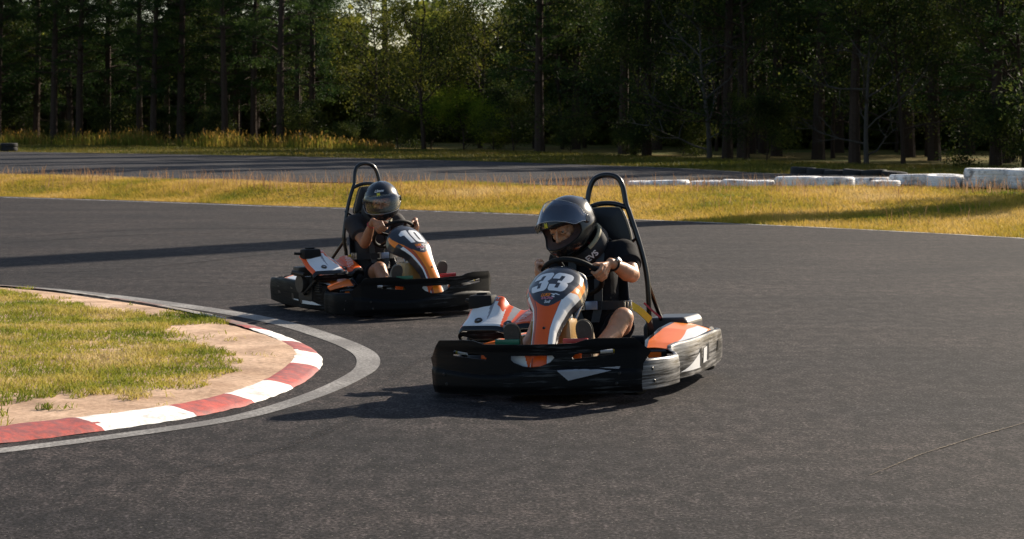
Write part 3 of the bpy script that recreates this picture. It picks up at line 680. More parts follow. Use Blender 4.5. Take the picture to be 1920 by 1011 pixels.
# ---------------------------------------------------------------- karts
# kart frame: x = driver's left, y = backwards, z = up.  K() takes (left, forward, up)
def K(l, f, z): return Vector((l, -f, z))
def scuffed(name, base, light, amount, rough=0.42, streak=(1, 1, 7), spec=.5):
    m = bpy.data.materials.new(name); m.use_nodes = True; N, L = nodes(m); b = N['Principled BSDF']
    tc = N.new('ShaderNodeTexCoord'); mp = N.new('ShaderNodeMapping'); mp.inputs['Scale'].default_value = streak; L.new(tc.outputs['Object'], mp.inputs[0])
    n1 = N.new('ShaderNodeTexNoise'); n1.inputs['Scale'].default_value = 9; n1.inputs['Detail'].default_value = 8; n1.inputs['Roughness'].default_value = .72; L.new(mp.outputs[0], n1.inputs['Vector'])
    n2 = N.new('ShaderNodeTexNoise'); n2.inputs['Scale'].default_value = 3.0; n2.inputs['Detail'].default_value = 3; L.new(tc.outputs['Object'], n2.inputs['Vector'])
    ad = N.new('ShaderNodeMath'); ad.operation = 'MULTIPLY_ADD'; L.new(n2.outputs[0], ad.inputs[0]); ad.inputs[1].default_value = .6; L.new(n1.outputs[0], ad.inputs[2])
    rr = ramp(N, [(.98 - amount * .45, (*base, 1)), (1.0, (*light, 1))]); L.new(ad.outputs[0], rr.inputs[0])
    L.new(rr.outputs[0], b.inputs['Base Color']); b.inputs['Specular IOR Level'].default_value = spec
    r2 = ramp(N, [(.3, (rough - .1,) * 3 + (1,)), (.7, (rough + .22,) * 3 + (1,))]); L.new(n1.outputs[0], r2.inputs[0]); L.new(r2.outputs[0], b.inputs['Roughness'])
    bp = N.new('ShaderNodeBump'); bp.inputs['Distance'].default_value = .0015; bp.inputs['Strength'].default_value = .5; L.new(n1.outputs[0], bp.inputs['Height']); L.new(bp.outputs[0], b.inputs['Normal'])
    return m
M_PLA = scuffed('black_plastic', (0.0035, 0.0035, 0.004), (0.05, 0.05, 0.05), .20, .48, (.5, .5, 8), spec=.13)
M_PLS = scuffed('scraped_plastic', (0.014, 0.014, 0.015), (0.34, 0.33, 0.32), .52, .30, (.38, .38, 9))
M_BLK = mat('black_paint', (0.006, 0.006, 0.007), .28, var=.3, scale=15)
M_RUB = mat('black_rubber', (0.006, 0.006, 0.006), .7, spec=.25, var=.3, bump=.001)
M_GREY = mat('grey_plastic', (0.045, 0.048, 0.055), .38, var=.2, scale=9, bump=.0006)
M_ORG = mat('orange_gloss', (0.78, 0.100, 0.006), .30, var=.10, scale=6, coat=.15)
M_ORP = mat('pod_orange', (0.78, 0.15, 0.008), .42, var=.15, scale=6)
M_ORL = mat('amber_gloss', (0.88, 0.23, 0.006), .30, var=.10, scale=6, coat=.15)
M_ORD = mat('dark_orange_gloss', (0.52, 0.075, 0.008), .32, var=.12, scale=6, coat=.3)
M_WHT = mat('white_gloss', (0.74, 0.74, 0.74), .34, var=.08, scale=9, coat=.1)
M_SIL = mat('silver_decal', (0.28, 0.28, 0.30), .35, var=.25, scale=20)
M_DGR = mat('charcoal_gloss', (0.028, 0.030, 0.036), .30, var=.2, scale=8, coat=.3)
M_MET = mat('bare_metal', (0.42, 0.41, 0.40), .32, metal=.9, var=.25, scale=25)
M_ENG = mat('engine_casting', (0.055, 0.05, 0.045), .55, metal=.5, var=.5, scale=30, bump=.002)
M_GRN = mat('green_pedal_paint', (0.010, 0.12, 0.06), .4, var=.15)
M_RED = mat('red_pedal_paint', (0.32, 0.015, 0.015), .4, var=.15)
M_TANK = mat('amber_tank_plastic', (0.40, 0.23, 0.07), .35, var=.15, scale=12, coat=.2)
M_BELT = mat('black_webbing', (0.012, 0.012, 0.014), .75, var=.3, scale=80, bump=.001)
M_YEL = mat('yellow_webbing', (0.60, 0.46, 0.03), .7, var=.15, scale=60, bump=.001)
M_RST = mat('red_strap', (0.26, 0.02, 0.03), .6, var=.2)
M_BUCK = mat('blue_grey_buckle', (0.22, 0.28, 0.42), .3, metal=.3, var=.1)
M_PIPE = mat('tan_piping', (0.30, 0.24, 0.15), .5, var=.2)
M_PAD = mat('headrest_vinyl', (0.009, 0.009, 0.010), .5, var=.3, scale=12, bump=.001)
M_PNK = mat('pink_decal', (0.55, 0.20, 0.26), .4, var=.2)

# --- writing and marks, laid on a surface function fn(p, q, lift) -> point
def on_cells(inside, x0, x1, y0, y1, cell, fn, lift=.0022):
    nx, ny = max(2, int((x1 - x0) / cell)), max(2, int((y1 - y0) / cell)); mb = MB()
    mb.grid(lambda u, v: fn(x0 + (x1 - x0) * u, y0 + (y1 - y0) * v, lift), nx, ny, keep=lambda u, v: inside(x0 + (x1 - x0) * u, y0 + (y1 - y0) * v)); return mb
def rr_in(x, y, a, b, c, d, r):
    if not (a <= x <= b and c <= y <= d): return False
    dx = max(a + r - x, x - (b - r), 0); dy = max(c + r - y, y - (d - r), 0); return dx * dx + dy * dy <= r * r
def digit(ch, x, y, w=1.0, h=1.0):
    """x, y in 0..1 of the digit's box; w/h aspect .8"""
    x = x / w; y = y / h
    X = x * .80
    if ch == '3':
        o = rr_in(X, y, 0, .80, .5, 1, .17) or rr_in(X, y, 0, .80, 0, .52, .17)
        if not o: return False
        if .30 < X < .46 and (.155 < y < .40 or .62 < y < .845): return False      # slots
        if X < .31 and .34 < y < .655: return False                                # open middle left
        if X < .46 and (.34 < y < .44 or .56 < y < .655) : return False
        if X > .74 and .47 < y < .53: return False
        return True
    if ch == '0': return rr_in(X, y, 0, .78, 0, 1, .20) and not rr_in(X, y, .31, .47, .17, .83, .06)
    if ch == '1': return (.30 < X < .62) or (.04 + .0 < X <= .30 and .62 < y < .80 + (X - .04) * .75)
    return False
def number_mesh(txt, fn, height, gap, slant, spec):
    """spec: x offset start"""
    wid = height * .64; tot = 0; boxes = []
    for ch in txt:
        cw = wid * (.80 if ch == '1' else 1.0); boxes.append((ch, tot, cw)); tot += cw + gap
    tot -= gap; x0 = -tot / 2
    def inside(x, y):
        y_ = (y + height / 2) / height
        if not 0 <= y_ <= 1: return False
        xs_ = x - slant * y - x0
        for ch, o, cw in boxes:
            if o <= xs_ <= o + cw and digit(ch, (xs_ - o) / wid, y_): return True
        return False
    return on_cells(inside, x0 - .02, x0 + tot + .02, -height / 2, height / 2, .0016, fn)
def text_cells(txt, size, fn, lift=.0024, shear=0.0, bold=0.0):
    c = bpy.data.curves.new('lettering', 'FONT'); c.body = txt; c.size = size; c.shear = shear; c.offset = bold; c.align_x = 'CENTER'; c.align_y = 'CENTER'; c.resolution_u = 3
    o = bpy.data.objects.new('lettering', c); COL.objects.link(o); dg = bpy.context.evaluated_depsgraph_get(); dg.update()
    me = bpy.data.meshes.new_from_object(o.evaluated_get(dg)); vs = [fn(v.co.x, v.co.y, lift) for v in me.vertices]; fs = [tuple(p.vertices) for p in me.polygons]
    bpy.data.objects.remove(o); bpy.data.curves.remove(c); return MB().add(vs, fs)

# --- nose fairing surface
NS_C = [(.985, .20), (.955, .27), (.925, .335), (.876, .406), (.825, .462), (.77, .523), (.715, .585), (.655, .632), (.585, .675), (.52, .712), (.465, .730), (.42, .728), (.385, .712)]
NS_W = [.068, .068, .068, .070, .082, .104, .142, .166, .174, .164, .136, .094, .040]
nc = [Vector((0, f, z)) for f, z in NS_C]; nl = [0]
for i in range(1, len(nc)): nl.append(nl[-1] + (nc[i] - nc[i - 1]).length)
NLEN = nl[-1]
ncs = catmull(nc, 10); ncl = [0]
for i in range(1, len(ncs)): ncl.append(ncl[-1] + (ncs[i] - ncs[i - 1]).length)
sc_ = NLEN / ncl[-1]
def nose_c(s):
    s = max(0, min(NLEN * .9999, s)) / sc_; i = max(0, min(len(ncs) - 2, int(np.searchsorted(ncl, s)) - 1)); f = (s - ncl[i]) / max(1e-6, ncl[i + 1] - ncl[i])
    p = ncs[i].lerp(ncs[i + 1], f); t = (ncs[min(i + 4, len(ncs) - 1)] - ncs[max(i - 3, 0)]).normalized(); return p, t
NW_S = [x for x in nl]
def nose_w(s): return interp(s, NW_S, NS_W)
NOFF = -.012
def nose_pt(v, s, lift=0.0):
    """v -1..1 across (driver's right .. left), s along from the bottom"""
    p, t = nose_c(s); n = Vector((0, -t.z, t.y));  n = Vector((0, t.z, -t.y))       # forward-up normal in (l, f, z)
    w = nose_w(s); a = v * R(84); x = w * math.sin(a) / math.sin(R(84)); d = (1 - math.cos(a)) * w * .62
    if abs(v) > .86: d += (abs(v) - .86) * .42
    q = p - n * d + n * lift * (1 - .3 * abs(v)) + Vector((x + math.copysign(lift * .6, v) * abs(math.sin(a)) + interp(s, [0, NLEN * .45, NLEN * .7], [.034, .016, NOFF]), 0, 0)); return K(q.x, q.y, q.z)
def s_of_z(z): return interp(z, [p[1] for p in NS_C[:11]], nl[:11])
def nose_region(u, t):
    v = u * 2 - 1; s = t * NLEN; z = nose_c(s)[0].z; av = abs(v)
    zb = .522 + .05 * max(0, av / .5) ** 2
    if s > nl[10]: return 0
    if z > zb and av < interp(z, [.5, .58, .64, .70], [.40, .52, .66, .80]): return 0
    if av < .44: return 1
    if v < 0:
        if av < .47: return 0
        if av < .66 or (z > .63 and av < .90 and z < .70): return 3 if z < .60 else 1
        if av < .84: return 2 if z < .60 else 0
        return 0
    if av < .46: return 0
    if av < .93:
        if z > .635 - .05 * (1 - av): return 4 if z < .70 else 0
        return 2 if (z > .36 or v > 0) else 5
    return 0
def nose_local(c, s0):
    """planar decal coordinates around arc position s0"""
    return lambda p, q, l=0.0: nose_pt(math.asin(max(-.99, min(.99, (p - c) / .178))) / R(84), s0 + q, l)

# --- front bumper
BX = -.035                              # its middle sits a little to the driver's right of the nose
def fb_y(l):
    a = abs(l - BX * .8); return 1.0 - .14 * (a / .62) ** 2.2 - (max(0, a - .60) * .6)
def fb_top(l):
    a = abs(l - BX * .5); return interp(a, [0, .27, .33, .40, .585, .665], [.325, .328, .346, .352, .346, .244])
def fb_f(l, z):
    f = fb_y(l); return f + .016 * (1 - smooth01((z - (.155 + .02 * math.sin(l * 6))) / .02)) - .02 * (1 - smooth01((z - .045) / .05)) + .006 * smooth01((z - .28) / .04)
def fb_pt(u, t):
    h = u * 2 - 1; l0 = BX + h * .665; zt = fb_top(l0); z = .045 + (zt - .045) * t
    xm = interp(z, [.045, .20, .235, .26, .35], [.622, .630, .650, .664, .664] if h > 0 else [.630, .640, .655, .662, .662]); l = BX + h * min(xm, .665)
    f = fb_y(l); f += .016 * (1 - smooth01((z - (.155 + .02 * math.sin(l * 6))) / .02)) - .02 * (1 - smooth01((z - .045) / .05)) + .006 * smooth01((z - .28) / .04)
    return K(l, f, z)
def cutter(poly, f0, f1):
    mb = MB(); mb.prism(poly, lambda l, z: K(l, f0, z), lambda l, z: K(l, f1, z)); o = mb.build('cutter', M_BLK, smooth=False); return o
def bool_cut(o, polys, f0=.6, f1=1.2):
    bpy.context.view_layer.update()
    cs = [cutter(p, f0, f1) for p in polys]
    for c in cs:
        c.parent = o.parent
        m = o.modifiers.new('cut', 'BOOLEAN'); m.operation = 'DIFFERENCE'; m.solver = 'EXACT'; m.object = c
    bake(o)
    for c in cs: bpy.data.objects.remove(c)
    o.data.shade_smooth(); o.data.set_sharp_from_angle(angle=R(35)); return o

# --- side bumper outline (left side; mirrored for the right): (outwards, forward)
SB = [(.480, .855), (.545, .825), (.602, .765), (.645, .66), (.668, .56), (.672, .46), (.664, .39), (.640, .345), (.612, .325), (.600, .29), (.612, .22), (.634, .12), (.640, 0), (.632, -.2), (.612, -.45), (.588, -.68), (.560, -.86), (.520, -.97), (.455, -1.03), (.38, -1.04)]
sbp = catmull([Vector((a, b, 0)) for a, b in SB], 6); sbl = [0]
for i in range(1, len(sbp)): sbl.append(sbl[-1] + (sbp[i] - sbp[i - 1]).length)
def sb_at(s):
    d = s * sbl[-1]; i = max(0, min(len(sbp) - 2, int(np.searchsorted(sbl, d)) - 1)); f = (d - sbl[i]) / max(1e-6, sbl[i + 1] - sbl[i]); p = sbp[i].lerp(sbp[i + 1], f)
    t = (sbp[min(i + 2, len(sbp) - 1)] - sbp[max(i - 1, 0)]).normalized(); return p, Vector((-t.y, t.x, 0))     # outward normal
_sbc = {}
def sb_s(fwd, lo=.25):
    k = round(fwd, 4)
    if k not in _sbc: _sbc[k] = _sb_s(fwd)
    return _sbc[k]
def _sb_s(fwd):
    return min((abs(sb_at(s)[0].y - fwd), s) for s in np.linspace(0, .93, 300))[1]
def sb_top(f): return interp(f, [-1.1, -.95, -.8, -.6, .20, .30, .345, .40, .9], [.235, .245, .252, .262, .262, .250, .215, .206, .222])
SEC = [(-.035, -.012), (-.012, 0), (.0, .03), (.004, .40), (.006, .62), (.0, .93), (-.006, .985), (-.016, 1.0), (-.030, .99)]   # (outward offset, share of height)
def sb_pt(sd, s, k, lift=0.0, zz=None):
    p, n = sb_at(s); zt = sb_top(p.y); zb = .045 + .012 * smooth01((-.5 - p.y) / .4)
    if zz is None:
        i = min(len(SEC) - 2, int(k * (len(SEC) - 1))); f = k * (len(SEC) - 1) - i; off, hs = lerp(SEC[i][0], SEC[i + 1][0], f), lerp(SEC[i][1], SEC[i + 1][1], f); z = zb + (zt - zb) * hs
    else: off, z = .005, zz
    q = p - n * 0 + (-n) * (-(off + lift)) if False else p + n * (-1) * (-(off + lift)); 
    cx = .0 if sd > 0 else .045 + .035 * smooth01((q.y - .45) / .2)
    return K(sd * (q.x + cx), q.y, z)

def build_kart(num, origin, th, roll, label):
    root = empty('racing_kart', origin, (0, -roll, -th)); tag(root, label, 'kart', None)
    two = num == '33'
    # chassis and floor
    mb = MB()
    for sd in (-1, 1):
        mb.tube(catmull([K(sd * .20, .86, .09), K(sd * .24, .55, .075), K(sd * .33, .2, .07), K(sd * .33, -.5, .075), K(sd * .30, -.85, .09)], 5), .015, 8)
        mb.tube(catmull([K(sd * .30, .60, .08), K(sd * .50, .45, .10), K(sd * .54, .2, .11), K(sd * .54, -.35, .11), K(sd * .34, -.5, .08)], 5), .011, 8)
    for f in (.62, .2, -.45, -.80): mb.tube([K(-.34, f, .075), K(.34, f, .075)], .014, 8)
    mb.tube([K(-.50, .62, .12), K(.50, .62, .12)], .012, 8); mb.tube([K(-.52, -.72, .125), K(.52, -.72, .125)], .02, 10)
    mb.build('chassis', M_BLK, root)
    MB().box(K(0, .32, .052), (.50, 1.05, .008)).build('floor_tray', M_ENG, root, smooth=False)
    # wheels
    for sd in (-1, 1):
        for f, r, w in ((.62, .125, .12), (-.72, .140, .20)):
            Mx = Matrix.Translation(K(sd * (.47 if f > 0 else .45), f, r)) @ Matrix.Rotation(R(90) * sd, 4, 'Y')
            if f > 0: Mx = Matrix.Translation(K(sd * .46, f, r)) @ Matrix.Rotation(R(-14 if two else 12), 4, 'Z') @ Matrix.Rotation(R(90) * sd, 4, 'Y')
            prof = [(r * .52, -w * .42), (r * .82, -w * .5), (r * .95, -w * .44), (r, -w * .3), (r, w * .3), (r * .95, w * .44), (r * .82, w * .5), (r * .52, w * .42)]
            wh = MB().lathe(prof, Mx, 28, closed=True).build('wheel', M_RUB, root)
            MB().lathe([(0.012, w * .1), (r * .35, w * .12), (r * .50, w * .40), (r * .54, w * .44), (r * .54, -w * .44), (r * .48, -w * .3), (.012, -w * .1)], Mx, 24, closed=True).build('rim', M_MET, wh)
    # front bumper with its openings
    fb = MB().grid(fb_pt, 110, 44).build('front_bumper', M_PLA, root, smooth=False); solidify(fb, .010, 1)
    def slot(s):   # sloping slot outline on side s
        P = [(.255, .250), (.272, .266), (.470, .290), (.484, .286), (.486, .262), (.32, .246), (.26, .240)]
        return [(BX * .6 + s * a, b) for a, b in P]
    oval = [(.125, .262), (.135, .250), (.110, .225), (.05, .203), (0, .196), (-.05, .203), (-.110, .225), (-.135, .250), (-.125, .262)]
    bool_cut(fb, [slot(1), slot(-1), oval])
    def decal_fb(poly, m, name='decal'):
        c = MB(); f_ = lambda l, z: K(l, 0, z)
        xs_ = [p[0] for p in poly]; zs_ = [p[1] for p in poly]
        def pt(l, z, lift):
            return K(l, fb_f(l, z) + .0105 + lift, z)
        def ins(x, y):
            cc = False; n = len(poly); j = n - 1
            for i in range(n):
                a, b = poly[i], poly[j]
                if (a[1] > y) != (b[1] > y) and x < (b[0] - a[0]) * (y - a[1]) / (b[1] - a[1]) + a[0]: cc = not cc
                j = i
            return cc
        on_cells(ins, min(xs_), max(xs_), min(zs_), max(zs_), .0016, pt, .003).build(name, m, fb)
    if two:
        decal_fb([(.150, .182), (.49, .192), (.485, .180), (.34, .150), (.215, .124)], M_SIL)
    for s in (1, -1):
        for (l, z) in ((.555, .155), (.54, .10)):
            q = fb_pt(((s * l) / .665 + 1) / 2, (z - .045) / (fb_top(l) - .045)); MB().lathe([(.0, .004), (.007, .004), (.010, 0)], Matrix.Translation(q + Vector((0, -.012, 0))) @ Matrix.Rotation(R(90), 4, 'X'), 12).build('bolt', M_BLK, fb)
    # what shows through the slots: bumper bar with stickers
    for s in (1, -1):
        bar = MB().tube(catmull([K(BX + s * .13, .90, .262), K(BX + s * .35, .885, .268), K(BX + s * .56, .82, .272)], 6), .010, 10).build('bumper_bar', M_BLK, root)
        MB().tube([K(BX + s * .40, .885 - .002, .2695), K(BX + s * .465, .858, .2710)], .0108, 10).build('white_sticker', M_WHT, bar)
        MB().tube([K(BX + s * .467, .857, .2712), K(BX + s * .480, .851, .2714)], .0110, 10).build('yellow_sticker', M_YEL, bar)
        MB().box(K(BX + s * .265, .92, .252), (.07, .01, .030), rot=Matrix.Rotation(R(8), 3, 'Y')).build('orange_bracket', M_ORG, root, smooth=False)
    # pedals
    for s, m in ((-1, M_GRN), (1, M_RED)):
        pd = MB().box(K(s * .205 , .838, .326), (.150, .02, .032), bev=.006).tube([K(s * .14, .835, .31), K(s * .13, .78, .12)], .008, 8).build('pedal', m, root)
    # nose fairing
    nf = MB().grid(lambda u, t: nose_pt(u * 2 - 1, t * NLEN), 130, 200, mf=nose_region).build('nose_fairing', [M_DGR, M_ORG if two else M_ORL, M_WHT, M_ORD, M_ORL, M_SIL], root)
    solidify(nf, .004, -1); nf.data.set_sharp_from_angle(angle=R(60))
    fl = nose_local(NOFF * 0, s_of_z(.652))
    number_mesh(num, fl, .172, .008 if two else .012, .16 if two else .0, 0).build('race_number', M_WHT, nf, smooth=False)
    fl2 = nose_local(0, s_of_z(.570))
    text_cells('LUKE', .030, lambda p, q, l: fl2(p - .018, q + .014, l), shear=.5, bold=.0012).build('team_logo_text', M_ORL, nf, smooth=False)
    text_cells('RACING', .026, lambda p, q, l: fl2(p - .004, q - .008, l), shear=.5, bold=.0010).build('team_logo_text', M_PNK, nf, smooth=False)
    mk = MB()
    for P in ([(.02, .024), (.050, .012), (.058, .018), (.040, .026)], [(.030, .006), (.048, -.002), (.060, .000), (.046, .010)], [(.044, .026), (.078, .018), (.090, .022), (.060, .030)]):
        mk.add([fl2(p, q, .0026) for p, q in P], [(0, 1, 2, 3)])
    mk.build('logo_flash', M_WHT, nf, smooth=False)
    fl3 = nose_local(0, s_of_z(.547)); text_cells('Sodi', .030, lambda p, q, l: fl3(p, q - .004, l), shear=.45, bold=.0006).build('maker_script', M_WHT, nf, smooth=False)
    q = nose_pt(0.1, s_of_z(.406), .001); MB().lathe([(0, .005), (.006, .005), (.009, 0)], Matrix.Translation(q) @ Matrix.Rotation(R(60), 4, 'X'), 12).build('bolt', M_BLK, nf)
    # lower end of the fairing seen through the oval opening
    lowf = MB()
    lowf.grid(lambda u, v: K(lerp(-.15, .15, u) , .955 - .9 * (lerp(-.15, .15, u)) ** 2, lerp(.17, .30, v)), 60, 20, mf=lambda u, v: 1 if abs(u - .5) < .13 + .10 * v else 2)
    lw = lowf.build('lower_fairing', [M_DGR, M_ORG, M_WHT], nf); solidify(lw, .004)
    # steering wheel
    sw = empty('steering_wheel', K(0, .275, .655), (0, 0, 0)); sw.parent = root
    X_ = Vector((1, 0, 0)); U_ = Vector((0, -.77, .638)); Nn = Vector((0, .638, .77))     # up-in-plane, towards the driver
    turn = R(12 if two else -20)
    def wp(phi, r, n=0.0, tw=0): c, s = math.cos(phi + tw), math.sin(phi + tw); return (X_ * c + U_ * s) * r + Nn * n
    MB().tube([wp(2 * math.pi * i / 48, .175) for i in range(48)], .0155, 14, closed=True).build('grip_rim', M_RUB, sw)
    mb = MB()
    for ph in (R(-8), R(90), R(188), R(270)):
        a, b = wp(ph, .166, 0, turn), wp(ph, .04, -.02, turn); sdv = wp(ph + R(90), .016, 0, turn); mb.add([a - sdv, a + sdv, b + sdv, b - sdv, a - sdv - Nn * .006, a + sdv - Nn * .006, b + sdv - Nn * .006, b - sdv - Nn * .006], [(0, 1, 2, 3), (7, 6, 5, 4), (0, 4, 5, 1), (1, 5, 6, 2), (2, 6, 7, 3), (3, 7, 4, 0)])
    mb.tube([wp(2 * math.pi * i / 24, .045, -.02) for i in range(24)], .012, 8, closed=True)
    mb.tube([Nn * -.03, Nn * .0], .04, 20); mb.build('spokes', M_BLK, sw)
    MB().tube([K(0, .275, .655) - Nn * .03, K(0, .70, .20)], .013, 10).build('steering_column', M_MET, root)
    # fairing support with the curved hoop seen under the wheel
    MB().tube(catmull([K(.02, .42, .70), K(.10, .36, .66), K(.12, .40, .56), K(.10, .52, .44), K(.09, .66, .30), K(.09, .76, .15)], 6), .010, 8).build('fairing_support', M_MET, root)
    # fuel tank between the legs
    tk = MB().box(K(0, .62, .30), (.27, .17, .28), bev=.03, taper=(.92, .85)).build('fuel_tank', M_TANK, root)
    MB().lathe([(0, .03), (.028, .03), (.032, .0), (.032, -.01)], Matrix.Translation(K(.075, .60, .445)), 18).build('filler_cap', M_MET, tk)
    # seat shell
    st = MB()
    def seat_pt(u, v):
        a = (u - .5) * 2; hgt = interp(v, [0, .3, .45, .6, .8, 1], [.13, .085, .10, .20, .42, .66]); fw = interp(v, [0, .3, .45, .6, .8, 1], [.33, .12, -.05, -.17, -.235, -.275])
        wd = interp(v, [0, .3, .6, .8, 1], [.17, .20, .215, .205, .17]); wing = abs(a) ** 3
        return K(a * wd, fw + wing * interp(v, [0, .4, .7, 1], [0, .03, .13, .06]), hgt + wing * interp(v, [0, .3, .6, 1], [.13, .17, .08, 0]))
    so = st.grid(seat_pt, 30, 44).build('seat', M_GREY, root); solidify(so, .008, 1)
    # roll hoop frame
    rf = MB()
    hoop = [K(-.19, -.27, .10), K(-.185, -.25, .45), K(-.205, -.25, .62), K(-.160, -.26, .86), K(-.115, -.265, 1.00), K(-.090, -.27, 1.055), K(-.082, -.275, 1.085), K(-.066, -.29, 1.170), K(-.032, -.30, 1.226), K(0.038, -.305, 1.245),
            K(.110, -.30, 1.226), K(.146, -.29, 1.170), K(.164, -.275, 1.085), K(.172, -.27, 1.055), K(.192, -.265, 1.00), K(.248, -.255, .82), K(.285, -.25, .64), K(.292, -.25, .45), K(.28, -.27, .10)]
    rf.tube(catmull(hoop, 6), .0165, 12)
    rf.tube(catmull([K(-.095, -.27, 1.040), K(-.01, -.265, 1.068), K(.09, -.265, 1.068), K(.178, -.27, 1.040)], 5), .0155, 10)
    rf.tube([K(.235, -.26, .86), K(.165, -.262, .80)], .010, 8); rf.tube([K(-.185, -.26, .84), K(-.12, -.262, .80)], .010, 8)
    for s, l0 in ((-1, -.19), (1, .285)):
        rf.tube([K(l0, -.25, .60), K(s * .25, -.78, .16)], .014, 10)
    rf.build('roll_hoop', M_BLK, root)
    # headrest cushion
    def pad_poly(g):
        P = [(-.098 - g, 1.045), (-.06, 1.062 + g), (.07, 1.062 + g), (.115 + g, 1.045), (.160 + g, .93), (.172 + g, .855), (.15, .822 - g), (.06, .805 - g), (-.07, .805 - g), (-.15, .83 - g), (-.158 - g, .87), (-.13 - g, .96)]
        return [Vector((a * .95 + .042, b - .016, 0)) for a, b in P]
    pc = catmull(pad_poly(0), 5, True); mb = MB(); k = len(pc); c0 = Vector((.050, .919, 0)); rings = []
    for sc2, f in ((1.0, -.262), (1.0, -.235), (.97, -.222), (.90, -.214), (.5, -.205), (.02, -.202)):
        rings.append([K(c0.x + (p.x - c0.x) * sc2, f, c0.y + (p.y - c0.y) * sc2) for p in pc])
    vs = [v for r in rings for v in r]; fs = [tuple(range(k))]
    for i in range(5):
        for j in range(k): fs.append((i * k + j, i * k + (j + 1) % k, (i + 1) * k + (j + 1) % k, (i + 1) * k + j))
    hp = mb.add(vs, fs).build('headrest', M_PAD, root)
    MB().tube([K(p.x, -.226, p.y) for p in pc], .0042, 6, closed=True).build('piping', M_PIPE, hp)
    # side bumpers, inner pods
    for sd in (1, -1):
        lit = two and sd > 0
        sb = MB().grid(lambda u, v: sb_pt(sd, u, v), 150, 24).build('side_bumper', M_PLS if (sd > 0) else M_PLA, root); solidify(sb, .006, -1 * sd)
        def on_sb(f, z, lift):
            s = sb_s(f); return sb_pt(sd, s, 0, lift, z)
        def panel(poly, m, name, lift=.004):
            tri = MB(); n = 10
            a, b, c, d = (Vector((*p, 0)) for p in poly)
            tri.grid(lambda u, v: (lambda q: on_sb(q.x, q.y, lift))((a.lerp(b, u)).lerp(d.lerp(c, u), v)), 14, 4); o = tri.build(name, m, sb, smooth=False); return o
        panel([(.22, .085), (-.10, .082), (-.11, .175), (.17, .095)], M_WHT, 'white_insert'); panel([(-.085, .088), (-.125, .088), (-.14, .20), (-.10, .185)], M_BLK, 'slit', .006)
        panel([(-.17, .10), (-.30, .105), (-.33, .195), (-.20, .185)], M_WHT, 'white_insert'); panel([(-.265, .108), (-.31, .108), (-.345, .21), (-.30, .20)], M_BLK, 'slit', .006)
        panel([(-.60, .135), (-.66, .135), (-.68, .195), (-.63, .195)], M_BLK, 'slit', .006)
        for f, z in ((.74, .16), (.73, .09)):
            q = on_sb(f, z, .002); MB().lathe([(.0, .003), (.007, .003), (.010, 0)], Matrix.Translation(q) @ Matrix.Rotation(R(90) * sd, 4, 'Y'), 10).build('bolt', M_BLK, sb)
        # pod: sloping coloured shell
        def pod_pt(u, v):   # u front..back, v outer..inner
            f = lerp(.29 if sd > 0 else .46, -.70, u); out = sb_at(sb_s(f))[0].x - .028 + (.05 if sd < 0 else 0); inn = interp(u, [0, .2, .6, 1], [.43, .37, .33, .36]) + (.03 if sd < 0 else 0)
            x = lerp(out, inn, v); z = lerp(interp(u, [0, .1, .9, 1], [.225, .25, .262, .235]), interp(u, [0, .15, .5, .80, .95, 1], [.235, .256, .284, .318, .314, .28] if sd > 0 else [.255, .290, .300, .300, .295, .27]), v ** .8) + (.030 * smooth01(v * 1.3) if sd > 0 and not two else 0) + .005 * math.sin(math.pi * v) + .006 * math.sin(math.pi * u)
            return K(sd * x, f, z)
        def pod_m(u, v):
            if v > .90 or u > .965: return 0
            w = 1 - abs(v - (.0 + .26 * (u - .15))) / (.05 + .30 * u * (1 - .6 * smooth01((u - .62) / .2)))
            if w > 0 and .14 < u < .86: return 2
            return 3 if u > .62 else 1
        pod = MB().grid(pod_pt, 170, 90, mf=pod_m)
        pod.grid(lambda u, v: K(sd * lerp(.43, .565 + (.05 if sd < 0 else 0), u), (.29 if sd > 0 else .46) + .01 * v, lerp(.09, .228, v)), 12, 8, mf=lambda u, v: 1 if .2 < u < .72 and .15 < v < .85 else 0)
        po = pod.build('side_pod', [M_BLK, M_ORP, M_WHT, M_ORL], root, clean=False); solidify(po, .004, -1)
    # rear bumper and rear box
    MB().tube(catmull([K(-.42, -1.01, .15), K(-.2, -1.03, .15), K(.2, -1.03, .15), K(.42, -1.01, .15)], 4), .05, 12).build('rear_bumper', M_PLA, root)
    bx = MB(); P0 = [(.145, .19), (.44, .19), (.44, .315), (.415, .345), (.19, .345), (.145, .29)]
    bx.prism(P0, lambda l, z: K(l, -.56, z), lambda l, z: K(l, -.88, z)); o = bx.build('rear_box', M_GREY, root, smooth=False)
    m = o.modifiers.new('b', 'BEVEL'); m.width = .012; m.segments = 2
    # engine on the driver's right with its hood and air box
    eg = MB(); eg.box(K(-.58, -.02, .21), (.24, .26, .20), bev=.02)
    for k in range(7): eg.box(K(-.60, .16, .20 + k * .018), (.17, .13, .007))
    eg.tube(catmull([K(-.50, .15, .24), K(-.42, .22, .20), K(-.36, .10, .17), K(-.36, -.3, .18), K(-.40, -.62, .22)], 5), .022, 10)
    eg.tube([K(-.40, -.40, .24), K(-.42, -.78, .26)], .055, 14); eg.lathe([(0, .02), (.06, .02), (.075, 0), (.075, -.03), (0, -.03)], Matrix.Translation(K(-.74, .02, .26)) @ Matrix.Rotation(R(90), 4, 'Y'), 20)
    eg.tube([K(-.70, .20, .30), K(-.74, .05, .18), K(-.66, -.1, .15)], .012, 8); eg.box(K(-.68, -.02, .36), (.20, .12, .08), bev=.015)
    eg.tube([K(-.76, .1, .34), K(-.82, .0, .36)], .018, 10); eg.build('engine', M_ENG, root)
